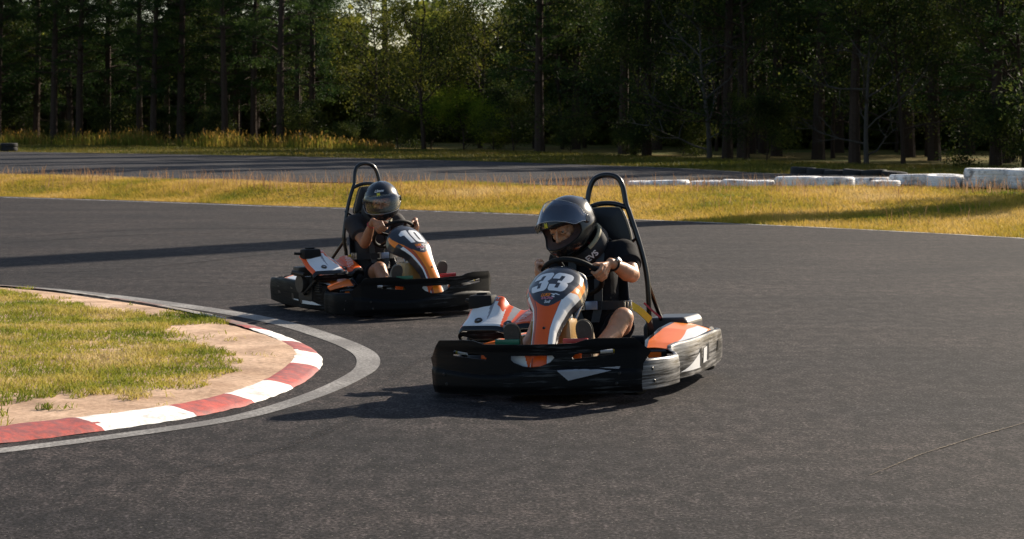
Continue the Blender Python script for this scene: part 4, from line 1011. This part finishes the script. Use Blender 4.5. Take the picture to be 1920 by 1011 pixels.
    def hood_pt(u, v):   # u: driver's right .. left; v: front(bottom) .. back(top)
        a = lerp(-.755, -.27, u); hump = math.exp(-((a + .60) / .13) ** 2) * .030 + .045 * smooth01((v - .35) / .5) * smooth01((-.50 - a) / .05); dip = -.020 * math.exp(-((a + .42) / .05) ** 2)
        z = lerp(.372, .462, v ** .85) + hump * v + dip + (0.012 if a > -.38 else 0); f = lerp(.285, .02, v) - .03 * abs(u - .45) ** 2 * 4
        e = min(u, 1 - u) * 12
        if e < 1: z -= (1 - e) ** 2 * .03
        if v < .12: z -= ((.12 - v) / .12) ** 2 * .025; f += .004
        return K(a, f, z)
    def hood_m(u, v):
        a = lerp(-.755, -.27, u) - .02
        if v < .07: return 0
        if u > .66: return 1 if v > .25 + .3 * (u - .66) * 0 else 1
        if u > .56 + .06 * (1 - v): return 4
        if abs(a + .60 + .02 * v) < .016 * (v - .25) * 1.6 and v > .3: return 4
        if v > .84 and u < .55: return 1
        if .40 < u < .50 and v > .62 + (.5 - u) * 1.2: return 1
        if u > .50 + .10 * (1 - v) - .02: return 1
        if u < .06: return 3
        return 2
    hd = MB().grid(hood_pt, 90, 60, mf=hood_m).build('engine_hood', [M_BLK, M_ORG, M_WHT, M_ORG, M_SIL], root); solidify(hd, .005, -1)
    sk = MB(); sk.grid(lambda u, v: (lambda p: Vector((p.x, p.y + .01 * v, p.z - .004 - .045 * v * (.5 + .5 * math.sin(math.pi * min(1, u * 1.4)))))) (hood_pt(u * .98 + .01, .0)), 40, 8).grid(lambda u, v: (lambda p: Vector((p.x + .02 * v, p.y, p.z - .004 - .05 * v * (1 - .5 * u)))) (hood_pt(0.0, u)), 20, 8)
    sk.build('hood_skirt', M_PLA, hd)
    for sx in (.25, .64):
        p = hood_pt(sx, .22); MB().lathe([(0, .006), (.010, .007), (.011, .010), (.022, .010), (.026, .0)], Matrix.Translation(p) @ Matrix.Rotation(R(25), 4, 'X'), 20).build('fastener', M_BLK, hd)
        MB().lathe([(0, .0072), (.008, .0072), (.009, .006)], Matrix.Translation(p) @ Matrix.Rotation(R(25), 4, 'X'), 12).build('screw', M_MET, hd)
    def hsurf(cu, cv): return lambda p, q, l=0: hood_pt(cu + p / .475, cv + q / .28) + Vector((0, -.3, .95)) * l
    text_cells('GT', .030, lambda p, q, l: hsurf(.36, .90)(p, q, l + .002), bold=.001).build('hood_lettering', M_WHT, hd, smooth=False)
    sq = MB()
    for i in range(4):
        c = [hsurf(.80 + .028 * i, .30 + .15 * i)(.020 * math.cos(t) * 1.5, .014 * math.sin(t), .004) for t in np.linspace(.3, 5.6, 14)]; sq.tube(c, .0022, 5)
    sq.build('hood_scroll', M_WHT, hd)
    ab = MB().box(K(-.672, .045, .508), (.165, .11, .085), bev=.022, taper=(.94, .9)).box(K(-.672, .035, .555), (.07, .05, .014), bev=.004).tube([K(-.75, .03, .51), K(-.80, .0, .515)], .012, 8).build('air_box', M_RUB, root)
    # straps and buckles that run from the frame
    def strap(pts, w, m, name, nrm=Vector((.35, -.85, .35)), th=.003):
        P = catmull(pts, 6); mb = MB(); vs = []
        for i, p in enumerate(P):
            t = (P[min(i + 1, len(P) - 1)] - P[max(i - 1, 0)]).normalized(); sdv = t.cross(nrm).normalized() * (w / 2); n2 = sdv.cross(t).normalized() * th; vs += [p - sdv - n2, p + sdv - n2, p + sdv + n2, p - sdv + n2]
        fs = [(4 * i + a, 4 * i + (a + 1) % 4, 4 * i + 4 + (a + 1) % 4, 4 * i + 4 + a) for i in range(len(P) - 1) for a in range(4)] + [(0, 1, 2, 3)]; mb.add(vs, fs); return mb.build(name, m, root, smooth=False)
    for s in (1, -1):
        strap([K(s * .26, .0, .466), K(s * .30, -.04, .430), K(s * .345, -.10, .365)], .042, M_YEL, 'yellow_strap')
        strap([K(s * .325, -.10, .385), K(s * .33, -.16, .30), K(s * .31, -.25, .16)], .03, M_BELT, 'belt_anchor')
        bk = MB(); c = K(s * .25, .020, .466)
        for dx in (-.020, .0, .020): bk.box(c + Vector((dx, 0, 0)), (.007, .012, .052), bev=.002)
        for dz in (-.024, .024): bk.box(c + Vector((0, 0, dz)), (.05, .012, .008), bev=.002)
        bk.build('strap_adjuster', M_MET, root)
    strap([K(.40, -.14, .375), K(.355, -.12, .42), K(.31, -.1, .47)], .011, M_RST, 'red_strap')
    return root
# ---------------------------------------------------------------- drivers
M_SKIN1 = mat('tanned_skin', (0.47, 0.235, 0.13), .45, var=.24, scale=26, bump=.0016, bscale=120, sss=.12, spec=.4)
M_SKIN2 = mat('brown_skin', (0.33, 0.15, 0.08), .48, var=.24, scale=26, bump=.0016, bscale=120, sss=.1, spec=.4)
M_SHIRT = mat('black_cotton', (0.008, 0.008, 0.010), .9, spec=.15, var=.3, scale=30, bump=.004, bscale=14)
M_SHIRT2 = mat('faded_black_cotton', (0.022, 0.018, 0.019), .85, var=.3, scale=30, bump=.004, bscale=14)
M_HEL = mat('helmet_lacquer', (0.006, 0.0065, 0.008), .24, metal=.0, var=.4, scale=8, coat=.15)
M_HEL2 = mat('helmet_lacquer_blue_black', (0.006, 0.008, 0.012), .24, var=.35, scale=8, coat=.15)
M_LIN = mat('helmet_lining', (0.045, 0.022, 0.018), .9, var=.4, scale=50, bump=.002)
M_TRIM = mat('visor_rim', (0.25, 0.26, 0.28), .3, var=.1)
M_SOLE = mat('shoe_sole', (0.065, 0.050, 0.040), .7, var=.35, scale=60, bump=.002, bscale=90)
M_SHOE = mat('tan_shoe', (0.32, 0.22, 0.13), .75, var=.2, scale=30, bump=.001)
M_SHOE2 = mat('grey_shoe', (0.22, 0.19, 0.155), .75, var=.25, scale=30, bump=.001)
M_EYE = mat('eye_white', (0.20, 0.18, 0.165), .35, var=.05)
M_IRIS = mat('iris', (0.015, 0.01, 0.008), .15, var=.2)
M_HAIR = mat('brow_hair', (0.012, 0.008, 0.006), .8, var=.3, scale=90)
M_TANE = mat('tan_collar_edge', (0.33, 0.28, 0.17), .7, var=.3, scale=30, bump=.001)
M_YM = mat('yellow_decal', (0.62, 0.55, 0.03), .4, var=.1)
def visor_material(base=.02, ro=.14):
    m = bpy.data.materials.new('clear_visor'); m.use_nodes = True; N, L = nodes(m); out = N['Material Output']
    tr = N.new('ShaderNodeBsdfTransparent'); tr.inputs[0].default_value = (.93, .94, .95, 1); gl = N.new('ShaderNodeBsdfGlossy'); gl.inputs['Roughness'].default_value = ro; gl.inputs[0].default_value = (.8, .85, .95, 1)
    fr = N.new('ShaderNodeFresnel'); fr.inputs[0].default_value = 1.5; ma = N.new('ShaderNodeMath'); ma.operation = 'MULTIPLY_ADD'; L.new(fr.outputs[0], ma.inputs[0]); ma.inputs[1].default_value = 1.2; ma.inputs[2].default_value = base
    ms = N.new('ShaderNodeMixShader'); L.new(ma.outputs[0], ms.inputs[0]); L.new(tr.outputs[0], ms.inputs[1]); L.new(gl.outputs[0], ms.inputs[2]); L.new(ms.outputs[0], out.inputs[0]); return m
M_VIS = visor_material(); M_VIS2 = visor_material(.08, .14)
def ball(mb, c, r, n=14, M3=None):
    vs = []; fs = []; c = Vector(c); rr = r if isinstance(r, (tuple, list)) else (r, r, r)
    for i in range(n + 1):
        th = math.pi * i / n
        for j in range(2 * n):
            ph = math.pi * j / n; v = Vector((rr[0] * math.sin(th) * math.cos(ph), rr[1] * math.sin(th) * math.sin(ph), rr[2] * math.cos(th)))
            vs.append(c + (M3 @ v if M3 else v))
    w = 2 * n
    for i in range(n):
        for j in range(w): fs.append((i * w + j, (i + 1) * w + j, (i + 1) * w + (j + 1) % w, i * w + (j + 1) % w))
    mb.add(vs, fs)
def chain(mb, pts, n=16):
    """pts: (point, radius); rounded tapered limbs"""
    pts = [(Vector(p), r) for p, r in pts]
    for p, r in pts: ball(mb, p, r, 8 if r < .02 else 12)
    for (a, ra), (b, rb) in zip(pts, pts[1:]): mb.tube([a, b], [ra * .995, rb * .995], n)
def blob(mb, name, m, parent, voxel=.005, it=3, fac=.5):
    me = bpy.data.meshes.new(name); me.from_pydata([tuple(v) for v in mb.v], [], mb.f); me.materials.append(m)
    bm = bmesh.new(); bm.from_mesh(me); bmesh.ops.remove_doubles(bm, verts=bm.verts, dist=1e-6); bmesh.ops.recalc_face_normals(bm, faces=bm.faces); bm.to_mesh(me); bm.free()
    o = link(name, me, None); r = o.modifiers.new('r', 'REMESH'); r.mode = 'VOXEL'; r.voxel_size = voxel; r.use_smooth_shade = True
    s = o.modifiers.new('s', 'SMOOTH'); s.factor = fac; s.iterations = it; bake(o)
    if not o.data.materials: o.data.materials.append(m)
    o.data.shade_smooth()
    if parent: o.parent = parent
    return o

X_ = Vector((1, 0, 0)); U_ = Vector((0, -.77, .638)); N_ = Vector((0, .638, .77)); WC = K(0, .275, .655)
def grip(mb, phi, elbow, sc=1.13, rub=1):
    """hand closed round the wheel rim at angle phi; returns the wrist"""
    rho = X_ * math.cos(phi) + U_ * math.sin(phi); tan = -X_ * math.sin(phi) + U_ * math.cos(phi)
    if tan.z < 0: tan = -tan
    G = WC + rho * .175
    lens = (1.0, 1.08, 1.02, .86)
    wrist = G + rho * .045 + N_ * .082 - tan * .022 + (elbow - G).normalized() * .012
    kn = []
    for i in range(4):
        o = tan * (.033 - .0215 * i) * sc; l = lens[i] * sc; r = (.0098, .0100, .0096, .0086)[i] * sc
        k = G + o + rho * (.036 * l) + N_ * .022; kn.append(k)
        p1 = G + o * 1.04 + rho * (.034 * l) - N_ * .012
        p2 = G + o * 1.02 + rho * (.008) - N_ * (.031 * l)
        p3 = G + o * .98 - rho * (.019) - N_ * (.018)
        chain(mb, [(k, r * 1.12), (p1, r * 1.02), (p2, r * .98), (p3, r * .82)], 10)
        chain(mb, [(k, r * 1.25), (wrist.lerp(k, .45), .0135), (wrist, .019)], 10)
    for a, b in zip(kn, kn[1:]): chain(mb, [(a.lerp(b, .5) + N_ * .012, .0105), (wrist, .020)], 10)
    th0 = wrist.lerp(G + tan * .03, .35) + N_ * .004
    chain(mb, [(th0, .0155), (G + tan * .052 + N_ * .024 + rho * .006, .0120), (G + tan * .066 + N_ * .006 - rho * .014, .0105), (G + tan * .062 - N_ * .010 - rho * .018, .0088)], 10)
    return wrist, rho, tan

def helmet(parent, C, f, u, raised, m, decal_txt, hs=1.15):
    f = f.normalized(); u = (u - f * u.dot(f)).normalized(); l = u.cross(f)
    def hp(az, el, lift=0.0, pitch=0.0):
        ca, sa, ce, se = math.cos(az), math.sin(az), math.cos(el), math.sin(el); d = Vector((ce * sa, ce * ca, se))      # (left, fwd, up)
        r = 1 / math.sqrt((d.x / .127) ** 2 + (d.y / (.152 if d.y > 0 else .165)) ** 2 + (d.z / .143) ** 2)
        ed = math.degrees(el); ad = abs(math.degrees(math.atan2(sa, ca)))
        r += .034 * math.exp(-((ed + 33) / 19) ** 2) * max(0, ca) ** 1.6
        r += .010 * math.exp(-((ed - 26) / 10) ** 2) * math.exp(-((ad - 180) / 45) ** 2) + .004 * math.exp(-((ed + 12) / 7) ** 2) * math.exp(-((ad - 105) / 30) ** 2)
        r += .003 * smooth01((ed - 22) / 3) * math.exp(-((ad) / 40) ** 4)
        q = d * (r + lift)
        if pitch:
            c, s = math.cos(pitch), math.sin(pitch); y, z = q.y - .005, q.z - .01; q = Vector((q.x * 1.02, y * c - z * s + .005, y * s + z * c + .01))
        q.z = max(q.z, -.128 + .02 * max(0, -q.y / .1))
        return C + (l * q.x + f * q.y + u * q.z) * hs
    def opening(az, el):
        ad, ed = abs(math.degrees(az)), math.degrees(el); top = 21; bot = -17 - 2 * (1 - (ad / 66) ** 2 if ad < 66 else 0); mid = (top + bot) / 2; hh = (top - bot) / 2
        return (ad / 64) ** 4 + (abs(ed - mid) / hh) ** 3.2
    shell = MB().grid(lambda a, b: hp((a - .5) * 2 * math.pi, (b - .5) * math.pi * .999), 150, 110, keep=lambda a, b: opening((a - .5) * 2 * math.pi, (b - .5) * math.pi) > 1 and (b - .5) * 180 > -62)
    h = shell.build('helmet', m, parent); solidify(h, .010, -1)
    # opening edge
    edge = []
    for i in range(72):
        t = 2 * math.pi * i / 72; lo, hi = 0, R(80)
        for _ in range(22):
            mid = (lo + hi) / 2; (lo, hi) = (mid, hi) if opening(mid * math.cos(t), R(1.2) + mid * math.sin(t) * .9) < 1 else (lo, mid)
        edge.append((lo * math.cos(t), R(1.2) + lo * math.sin(t) * .9))
    MB().tube([hp(a, e, .001) for a, e in edge], .0045, 8, closed=True).build('edge_trim', M_RUB, h)
    lin = MB(); k = len(edge); vs = []
    for lf, sq in ((-.004, 1), (-.02, .98), (-.034, .90), (-.040, .80)):
        vs += [hp(a * sq, R(1) + (e - R(1)) * sq, lf) for a, e in edge]
    lin.add(vs, [(r * k + i, r * k + (i + 1) % k, (r + 1) * k + (i + 1) % k, (r + 1) * k + i) for r in range(3) for i in range(k)]); lin.build('lining', M_LIN, h)
    # dark inner shell behind the face opening
    MB().grid(lambda a, b: hp((a - .5) * 2 * math.pi, (b - .5) * math.pi * .999, -.028), 60, 44, keep=lambda a, b: opening((a - .5) * 2 * math.pi, (b - .5) * math.pi) > .80 and (b - .5) * 180 > -60).build('padding', M_LIN, h)
    # chin vents
    for az in (-20, 0, 20):
        pts = [hp(R(az + 6 * t), R(-33), .002) for t in (-1, 0, 1)]; MB().tube(pts, .004, 6).build('vent', M_RUB, h)
    # visor
    pit = R(54) if raised else 0; A0 = R(83)
    def ve(b): return lerp(R(-21), R(25), b)
    def vis(a, b):
        az = (a - .5) * 2 * A0; k = smooth01((abs(az) - R(55)) / R(28)); el = lerp(ve(b), R(4) + (ve(b) - R(4)) * .35, k); return hp(az, el, .007, pit)
    v = MB().grid(vis, 60, 26).build('visor', M_VIS2 if raised else M_VIS, h)
    rim = [vis(a / 50, 0) for a in range(51)]; MB().tube(rim, .0022, 6).build('visor_edge', M_TRIM, v)
    if raised: MB().tube([vis(a / 50, 1) for a in range(51)], .0018, 6).build('visor_edge', M_TRIM, v)
    for sd in (1, -1):
        c = hp(sd * R(88), R(4), .004); n = (c - C).normalized(); ax = n.to_track_quat('Z', 'Y').to_matrix().to_4x4()
        MB().lathe([(0, .009), (.020, .008), (.026, .0)], Matrix.Translation(c) @ ax, 24).build('visor_pivot', m, h)
    # small yellow badge above the opening and the maker's mark
    def surf(az0, el0): return lambda p, q, lf=0: hp(R(az0) + p / .15, R(el0) + q / .15, lf)
    b0 = surf(-6 if raised else -3, 26.5)
    text_cells('M', .030, lambda p, q, lf: b0(p, q, .0045), bold=.002).build('badge', M_YM, h, smooth=False)
    if decal_txt: b1 = surf(-1, 37); text_cells(decal_txt, .028, lambda p, q, lf: b1(p, q, .004), shear=.5, bold=.0008).build('helmet_lettering', M_WHT, h, smooth=False)
    # strap tab
    if raised: MB().box(C + l * .100 + f * .02 - u * .155, (.010, .02, .035)).build('strap_tab', M_RED, h)
    return h, hp, l, f, u

def shoe(parent, H, T, m, tag_):
    H, T = Vector(H), Vector(T); d = (T - H).normalized(); L_ = (T - H).length; n = Vector((0, -1, 0)); n = (n - d * n.dot(d)).normalized(); s = d.cross(n)
    prof = [(0, .0), (.02, .020), (.10, .031), (.30, .032), (.5, .035), (.70, .045), (.82, .046), (.93, .036), (.985, .018), (1.0, 0)]
    def pt(t, w): return H + d * (t * L_) + s * w
    def sole_mb(off, th, g):
        P = [(t, w + g if w > 0 else 0) for t, w in prof]; ring = catmull([pt(t, w) for t, w in P] + [pt(t, -w) for t, w in P[-2:0:-1]], 4, True)
        k = len(ring); mb = MB(); mb.add([p + n * off for p in ring] + [p + n * (off + th) for p in ring], [tuple(range(k)), tuple(range(2 * k - 1, k - 1, -1))] + [(i, (i + 1) % k, (i + 1) % k + k, i + k) for i in range(k)]); return mb
    mb = MB(); up = []
    for t, r, o in ((.10, .036, -.040), (.25, .038, -.045), (.42, .040, -.042), (.60, .040, -.034), (.75, .036, -.026), (.88, .026, -.018)): up.append((H + d * (t * L_) + n * (o - .012), r))
    chain(mb, up); mb2 = sole_mb(-.028, .024, -.003); mb.add(mb2.v, mb2.f)
    chain(mb, [(H + d * (.12 * L_) - n * .04, .036), (H + d * (.14 * L_) - n * .085, .036)])
    o = blob(mb, 'shoe', m, parent, .005, 2)
    so = sole_mb(-.006, .012, .002).build('sole', M_SOLE, o, smooth=False)
    MB().tube(catmull([pt(t, w + .003 if w > 0 else 0) - n * .008 for t, w in prof] + [pt(t, -w - .003) - n * .008 for t, w in prof[-2:0:-1]], 4, True), .0042, 6, closed=True).build('welt', M_SHOE if m is M_SHOE else M_SHOE2, o)
    return H + d * (.14 * L_) - n * .085

def driver(root, label, skin, shirt_m, P):
    body = MB(); HC = K(*P['head']); f = K(*P['face']); u = K(*P['up']); f.normalize(); u = (u - f * u.dot(f)).normalized(); l = u.cross(f)
    hs = P['hs']
    def hd(x, y, z): return HC + (l * x + f * (y + .012) + u * (z - .006)) * (hs * 1.02)
    M3 = Matrix((l, f, u)).transposed()
    # wrists first
    mb = body
    wl, rl, tl = grip(mb, R(P['gripL']), K(*P['elbL'])); wr, rr_, tr_ = grip(mb, R(P['gripR']), K(*P['elbR']))
    g = P['girth']
    for sh, el, w, bend in ((K(*P['shL']), K(*P['elbL']), wl, 1), (K(*P['shR']), K(*P['elbR']), wr, -1)):
        dn = Vector((0, 0, -1))
        chain(mb, [(sh, .056 * g), (sh.lerp(el, .35) + Vector((bend * .006, 0, 0)), .052 * g), (sh.lerp(el, .75), .044 * g), (el, .040 * g), (el.lerp(w, .22) + dn * .004, .043 * g), (el.lerp(w, .45), .038 * g), (el.lerp(w, .75), .029 * g), (w, .0235 * g)])
    pel, ch, nb = K(*P['pelvis']), K(*P['chest']), K(*P['neck'])
    chain(mb, [(pel, .125), (pel.lerp(ch, .45), .115), (ch, .125), (nb, .058), (HC - u * .06 - f * .015, .052)])
    ball(mb, hd(0, -.005, .02), (.074 * hs, .092 * hs * .96, .100 * hs), 20, M3); ball(mb, hd(0, .030, -.045), (.055 * hs, .055 * hs, .060 * hs), 14, M3)
    for sx in (-1, 1):
        chain(mb, [(hd(sx * .012, .087, .034), .010), (hd(sx * .034, .078, .038), .010), (hd(sx * .050, .060, .030), .010)])
        ball(mb, hd(sx * .038, .062, -.014), (.022, .020, .020), 10, M3)
        chain(mb, [(hd(sx * .014, .085, .020), .006), (hd(sx * .030, .0875, .0215), .0068), (hd(sx * .046, .075, .018), .006)], 8)
        chain(mb, [(hd(sx * .016, .082, .006), .006), (hd(sx * .030, .083, .002), .0065), (hd(sx * .045, .073, .006), .006)], 8)
        ball(mb, hd(sx * .010, .104, -.026), (.008, .009, .007), 8, M3)
    chain(mb, [(hd(0, .086, .026), .0085), (hd(0, .102, .0), .0095), (hd(0, .113, -.020), .0115)], 10)
    chain(mb, [(hd(-.020, .080, -.052), .008), (hd(0, .088, -.050), .009), (hd(.020, .080, -.052), .008)], 8)
    chain(mb, [(hd(-.018, .078, -.064), .008), (hd(0, .085, -.066), .010), (hd(.018, .078, -.064), .008)], 8); ball(mb, hd(0, .068, -.088), (.022, .02, .018), 10, M3)
    for side in ('L', 'R'):
        hip, kn = K(*P['hip' + side]), K(*P['knee' + side]); H_, T_ = K(*P['heel' + side]), K(*P['toe' + side]); d = (T_ - H_).normalized(); n = Vector((0, -1, 0)); n = (n - d * n.dot(d)).normalized()
        ank = H_ + d * (.14 * (T_ - H_).length) - n * .085
        bk = Vector((0, .35, -.9)) * .022
        chain(mb, [(hip, .085), (hip.lerp(kn, .5), .074), (hip.lerp(kn, .85), .068), (kn, .062), (kn.lerp(ank, .10), .056), (kn.lerp(ank, .30) + bk, .054), (kn.lerp(ank, .55) + bk * .6, .044), (kn.lerp(ank, .85), .033), (ank, .034), (H_ - n * .05, .03)])
        ball(mb, kn + Vector((0, -.012, .012)), .046, 12)
    person = blob(body, 'person', skin, None, .0045, 4); person.location = root.location; person.rotation_euler = root.rotation_euler; tag(person, label, 'person')
    for sx in (-1, 1):
        e = MB(); ball(e, hd(sx * .031, .0785, .0135), .0108, 12); eo = e.build('eye', M_EYE, person)
        e = MB(); ball(e, hd(sx * .031 - .003, .0855, .0115), .0056, 10); e.build('iris', M_IRIS, eo)
        MB().tube([hd(sx * .013, .0965, .040), hd(sx * .030, .090, .049), hd(sx * .050, .070, .042)], [.0035, .0048, .002], 6).build('eyebrow', M_HAIR, person)
    # shirt
    s = MB(); chain(s, [(pel + Vector((0, 0, .02)), .150 * .95), (pel.lerp(ch, .4), .142), (pel.lerp(ch, .75), .150), (ch, .150), (ch.lerp(nb, .55), .115), (nb - (nb - ch).normalized() * .03, .080)], 24)
    for sh, el in ((K(*P['shL']), K(*P['elbL'])), (K(*P['shR']), K(*P['elbR']))):
        chain(s, [(ch.lerp(nb, .45), .10), (sh.lerp(nb, .25), .078), (sh, .074 * g), (sh.lerp(el, .42), .068 * g)], 20)
        # sleeve hem flares open
        dr = (el - sh).normalized(); c0 = sh.lerp(el, .58); s.tube([sh.lerp(el, .30), c0], [.070 * g, .070 * g], 24)
    rs = random.Random(9)
    for i in range(9):       # folds across the belly and side
        z = .02 + .035 * i; c = pel.lerp(ch, z * 2.2); a0 = rs.uniform(-.6, .1); pts = [c + Vector((math.sin(a) * .148, -math.cos(a) * .148, .02 * math.sin(a * 2 + i) + .09 * (a - .6))) for a in np.linspace(a0, a0 + 1.5, 7)]
        chain(s, [(p, .007) for p in pts], 8)
    blob(s, 'shirt', shirt_m, person, .006, 5)
    # shorts
    s = MB(); chain(s, [(pel - Vector((0, 0, .0)), .142), (pel - Vector((0, 0, .05)), .13)])
    for side in ('L', 'R'):
        hip, kn = K(*P['hip' + side]), K(*P['knee' + side]); q = P.get('hem', .74); chain(s, [(pel, .13), (hip, .105), (hip.lerp(kn, .45), .094)], 20); s.tube([hip.lerp(kn, .4), hip.lerp(kn, q)], [.092, .090], 24)
    blob(s, 'shorts', M_SHIRT, person, .006, 4)
    for side in ('L', 'R'): shoe(person, K(*P['heel' + side]), K(*P['toe' + side]), P['shoe'], side)
    hm = helmet(person, HC, f, u, P['raised'], P['helm'], P.get('txt'), hs)
    # padded collar round the neck
    ax = (HC - u * .06 - nb).normalized(); cc = nb.lerp(HC - u * .06, .35) + Vector((.022 if P['raised'] else 0, 0, 0)); e1 = Vector((1, 0, 0)); e1 = (e1 - ax * e1.dot(ax)).normalized(); e2 = ax.cross(e1)     # e2 ~ backwards
    def col(a, h, r): return cc + (e1 * math.cos(a) + e2 * math.sin(a)) * r + ax * h
    cb = MB().lathe([(.090, -.045), (.128, -.05), (.142, -.02), (.140, .03), (.128, .046), (.102, .046), (.090, .02)], Matrix(((e1.x, e2.x, ax.x, cc.x), (e1.y, e2.y, ax.y, cc.y), (e1.z, e2.z, ax.z, cc.z), (0, 0, 0, 1))), 40, closed=True).build('neck_collar', M_BELT, person)
    MB().tube([col(a, .040, .126) for a in np.linspace(-.9, .9 if P['raised'] else .5, 16)], .0145, 8).build('collar_edge', M_TANE, cb)
    a0 = -1.05 if P['raised'] else -1.0
    text_cells('EVS', .052, lambda p, q, lf: col(a0 + p / .140, q - .006, .1440), bold=.0015).build('collar_lettering', M_WHT, cb, smooth=False)
    # harness: shoulder straps, lap belt, buckle
    def on_torso(sx, t, z):
        c = pel.lerp(ch, z); return c + Vector((sx, -math.sqrt(max(.0, t * t - sx * sx)), 0))
    for sd in (1, -1):
        shp = K(*P['sh' + ('L' if sd > 0 else 'R')]); top = shp.lerp(nb, .55) + Vector((0, .0, .072))
        pts = [top + Vector((0, .12, -.06)), top + Vector((0, .05, .004)), top + Vector((0, -.04, -.012)), ch + Vector((sd * .085, -.150, .03)), pel.lerp(ch, .6) + Vector((sd * .07, -.152, 0)), pel.lerp(ch, .32) + Vector((sd * .045, -.156, 0))]
        Pp = catmull(pts, 6); m2 = MB(); vs = []
        for i, p in enumerate(Pp):
            t = (Pp[min(i + 1, len(Pp) - 1)] - Pp[max(i - 1, 0)]).normalized(); sdv = Vector((1, 0, 0)); nn = sdv.cross(t).normalized(); vs += [p - sdv * .026 - nn * .002, p + sdv * .026 - nn * .002, p + sdv * .026 + nn * .002, p - sdv * .026 + nn * .002]
        m2.add(vs, [(4 * i + a, 4 * i + (a + 1) % 4, 4 * i + 4 + (a + 1) % 4, 4 * i + 4 + a) for i in range(len(Pp) - 1) for a in range(4)]); sp = m2.build('shoulder_strap', M_GREYB, person)
        if sd > 0: MB().box(top + Vector((0, -.035, .0)), (.04, .02, .010), rot=Matrix.Rotation(R(20), 3, 'X')).build('strap_patch', M_SIL, sp)
    bb = pel.lerp(ch, .57); m2 = MB(); vs = []
    for i, a in enumerate(np.linspace(-1.25, 1.25, 22)):
        p = bb + Vector((math.sin(a) * .225, -math.cos(a) * .160 - .004, .008 * math.cos(a))); nn = Vector((math.sin(a), -math.cos(a), 0)); vs += [p - Vector((0, 0, .026)), p - Vector((0, 0, .026)) + nn * .004, p + Vector((0, 0, .026)) + nn * .004, p + Vector((0, 0, .026))]
    m2.add(vs, [(4 * i + a, 4 * i + (a + 1) % 4, 4 * i + 4 + (a + 1) % 4, 4 * i + 4 + a) for i in range(21) for a in range(4)]); m2.build('lap_belt', M_BELT, person, smooth=False)
    c = bb + Vector((.035, -.172, .010)); bk = MB().box(c, (.075, .018, .052), bev=.006); bk.build('buckle', M_BUCK, person)
    fr = MB(); fr.box(c + Vector((-.058, 0, .024)), (.03, .012, .007)).box(c + Vector((-.058, 0, -.024)), (.03, .012, .007)).box(c + Vector((-.046, 0, 0)), (.007, .012, .05)); fr.build('buckle_tongue', M_MET, person, smooth=False)
    # what the wrists wear
    if P.get('watch'):
        el = K(*P['elbL']); d = (el - wl).normalized(); c = wl + d * .035; q = d.orthogonal().normalized(); r3 = d.cross(q)
        wt = MB().tube([c + (q * math.cos(a) + r3 * math.sin(a)) * .0305 * g for a in np.linspace(0, 2 * math.pi, 24, endpoint=False)], .0065, 8, closed=True).build('watch', M_RUB, person)
        o = Vector((.25, -.65, .7)); o = (o - d * o.dot(d)).normalized(); MB().tube([c + o * .028 * g, c + o * .041 * g], .016, 16).build('watch_face', M_MET, wt)
    if P.get('band'):
        el = K(*P['elbR']); d = (el - wr).normalized(); c = wr + d * .05; q = d.orthogonal().normalized(); r3 = d.cross(q)
        MB().tube([c + (q * math.cos(a) + r3 * math.sin(a)) * .032 * g for a in np.linspace(0, 2 * math.pi, 24, endpoint=False)], .004, 6, closed=True).build('wristband', M_REDB, person)
    return person
M_GREYB = mat('slate_webbing', (0.040, 0.048, 0.055), .75, var=.2, scale=70, bump=.001)
M_REDB = mat('red_wristband', (0.45, 0.03, 0.03), .5, var=.1)

kart1 = build_kart('33', (.487, 12.827, .012), .3748, .048, 'racing kart number 33 with orange and white nose, scraped side bumper lit by the sun')
kart2 = build_kart('10', (-1.138, 18.381, .004), -.5468, .020, 'racing kart number 10 with orange nose, following behind at the inside of the corner')
driver(kart1, 'driver in open visor helmet and black t-shirt, gripping the wheel of kart 33', M_SKIN1, M_SHIRT, dict(
    head=(-.105, .02, .955), face=(-.24, .90, -.42), up=(-.30, .33, .92), hs=1.22, raised=True, helm=M_HEL, girth=1.20, watch=True,
    shL=(.200, -.085, .770), shR=(-.19, -.09, .735), elbL=(.290, .045, .648), elbR=(-.20, .02, .55), gripL=12, gripR=163,
    pelvis=(0, -.12, .25), chest=(-.01, -.125, .62), neck=(-.02, -.10, .79),
    hipL=(.10, -.06, .22), hipR=(-.10, -.06, .22), kneeL=(.330, .36, .416), kneeR=(-.17, .38, .40),
    heelL=(.235, .745, .185), toeL=(.242, .800, .440), heelR=(-.205, .745, .18), toeR=(-.195, .800, .425), shoe=M_SHOE))
driver(kart2, 'driver with closed visor, brown arms and red wristband at the wheel of kart 10', M_SKIN2, M_SHIRT2, dict(
    head=(.030, .02, .925), hs=1.22, face=(-.52, .84, -.12), up=(-.13, .02, .985), raised=False, helm=M_HEL2, girth=1.10, band=True, txt='LSmtw',
    shL=(.20, -.06, .740), shR=(-.195, -.085, .735), elbL=(.285, .09, .575), elbR=(-.185, .10, .575), gripL=26, gripR=148,
    pelvis=(0, -.12, .25), chest=(.005, -.14, .60), neck=(.008, -.10, .78),
    hipL=(.10, -.06, .22), hipR=(-.10, -.06, .22), kneeL=(.17, .38, .38), kneeR=(-.195, .38, .375),
    heelL=(.178, .745, .19), toeL=(.178, .800, .440), heelR=(-.245, .745, .19), toeR=(-.245, .800, .430), shoe=M_SHOE2))
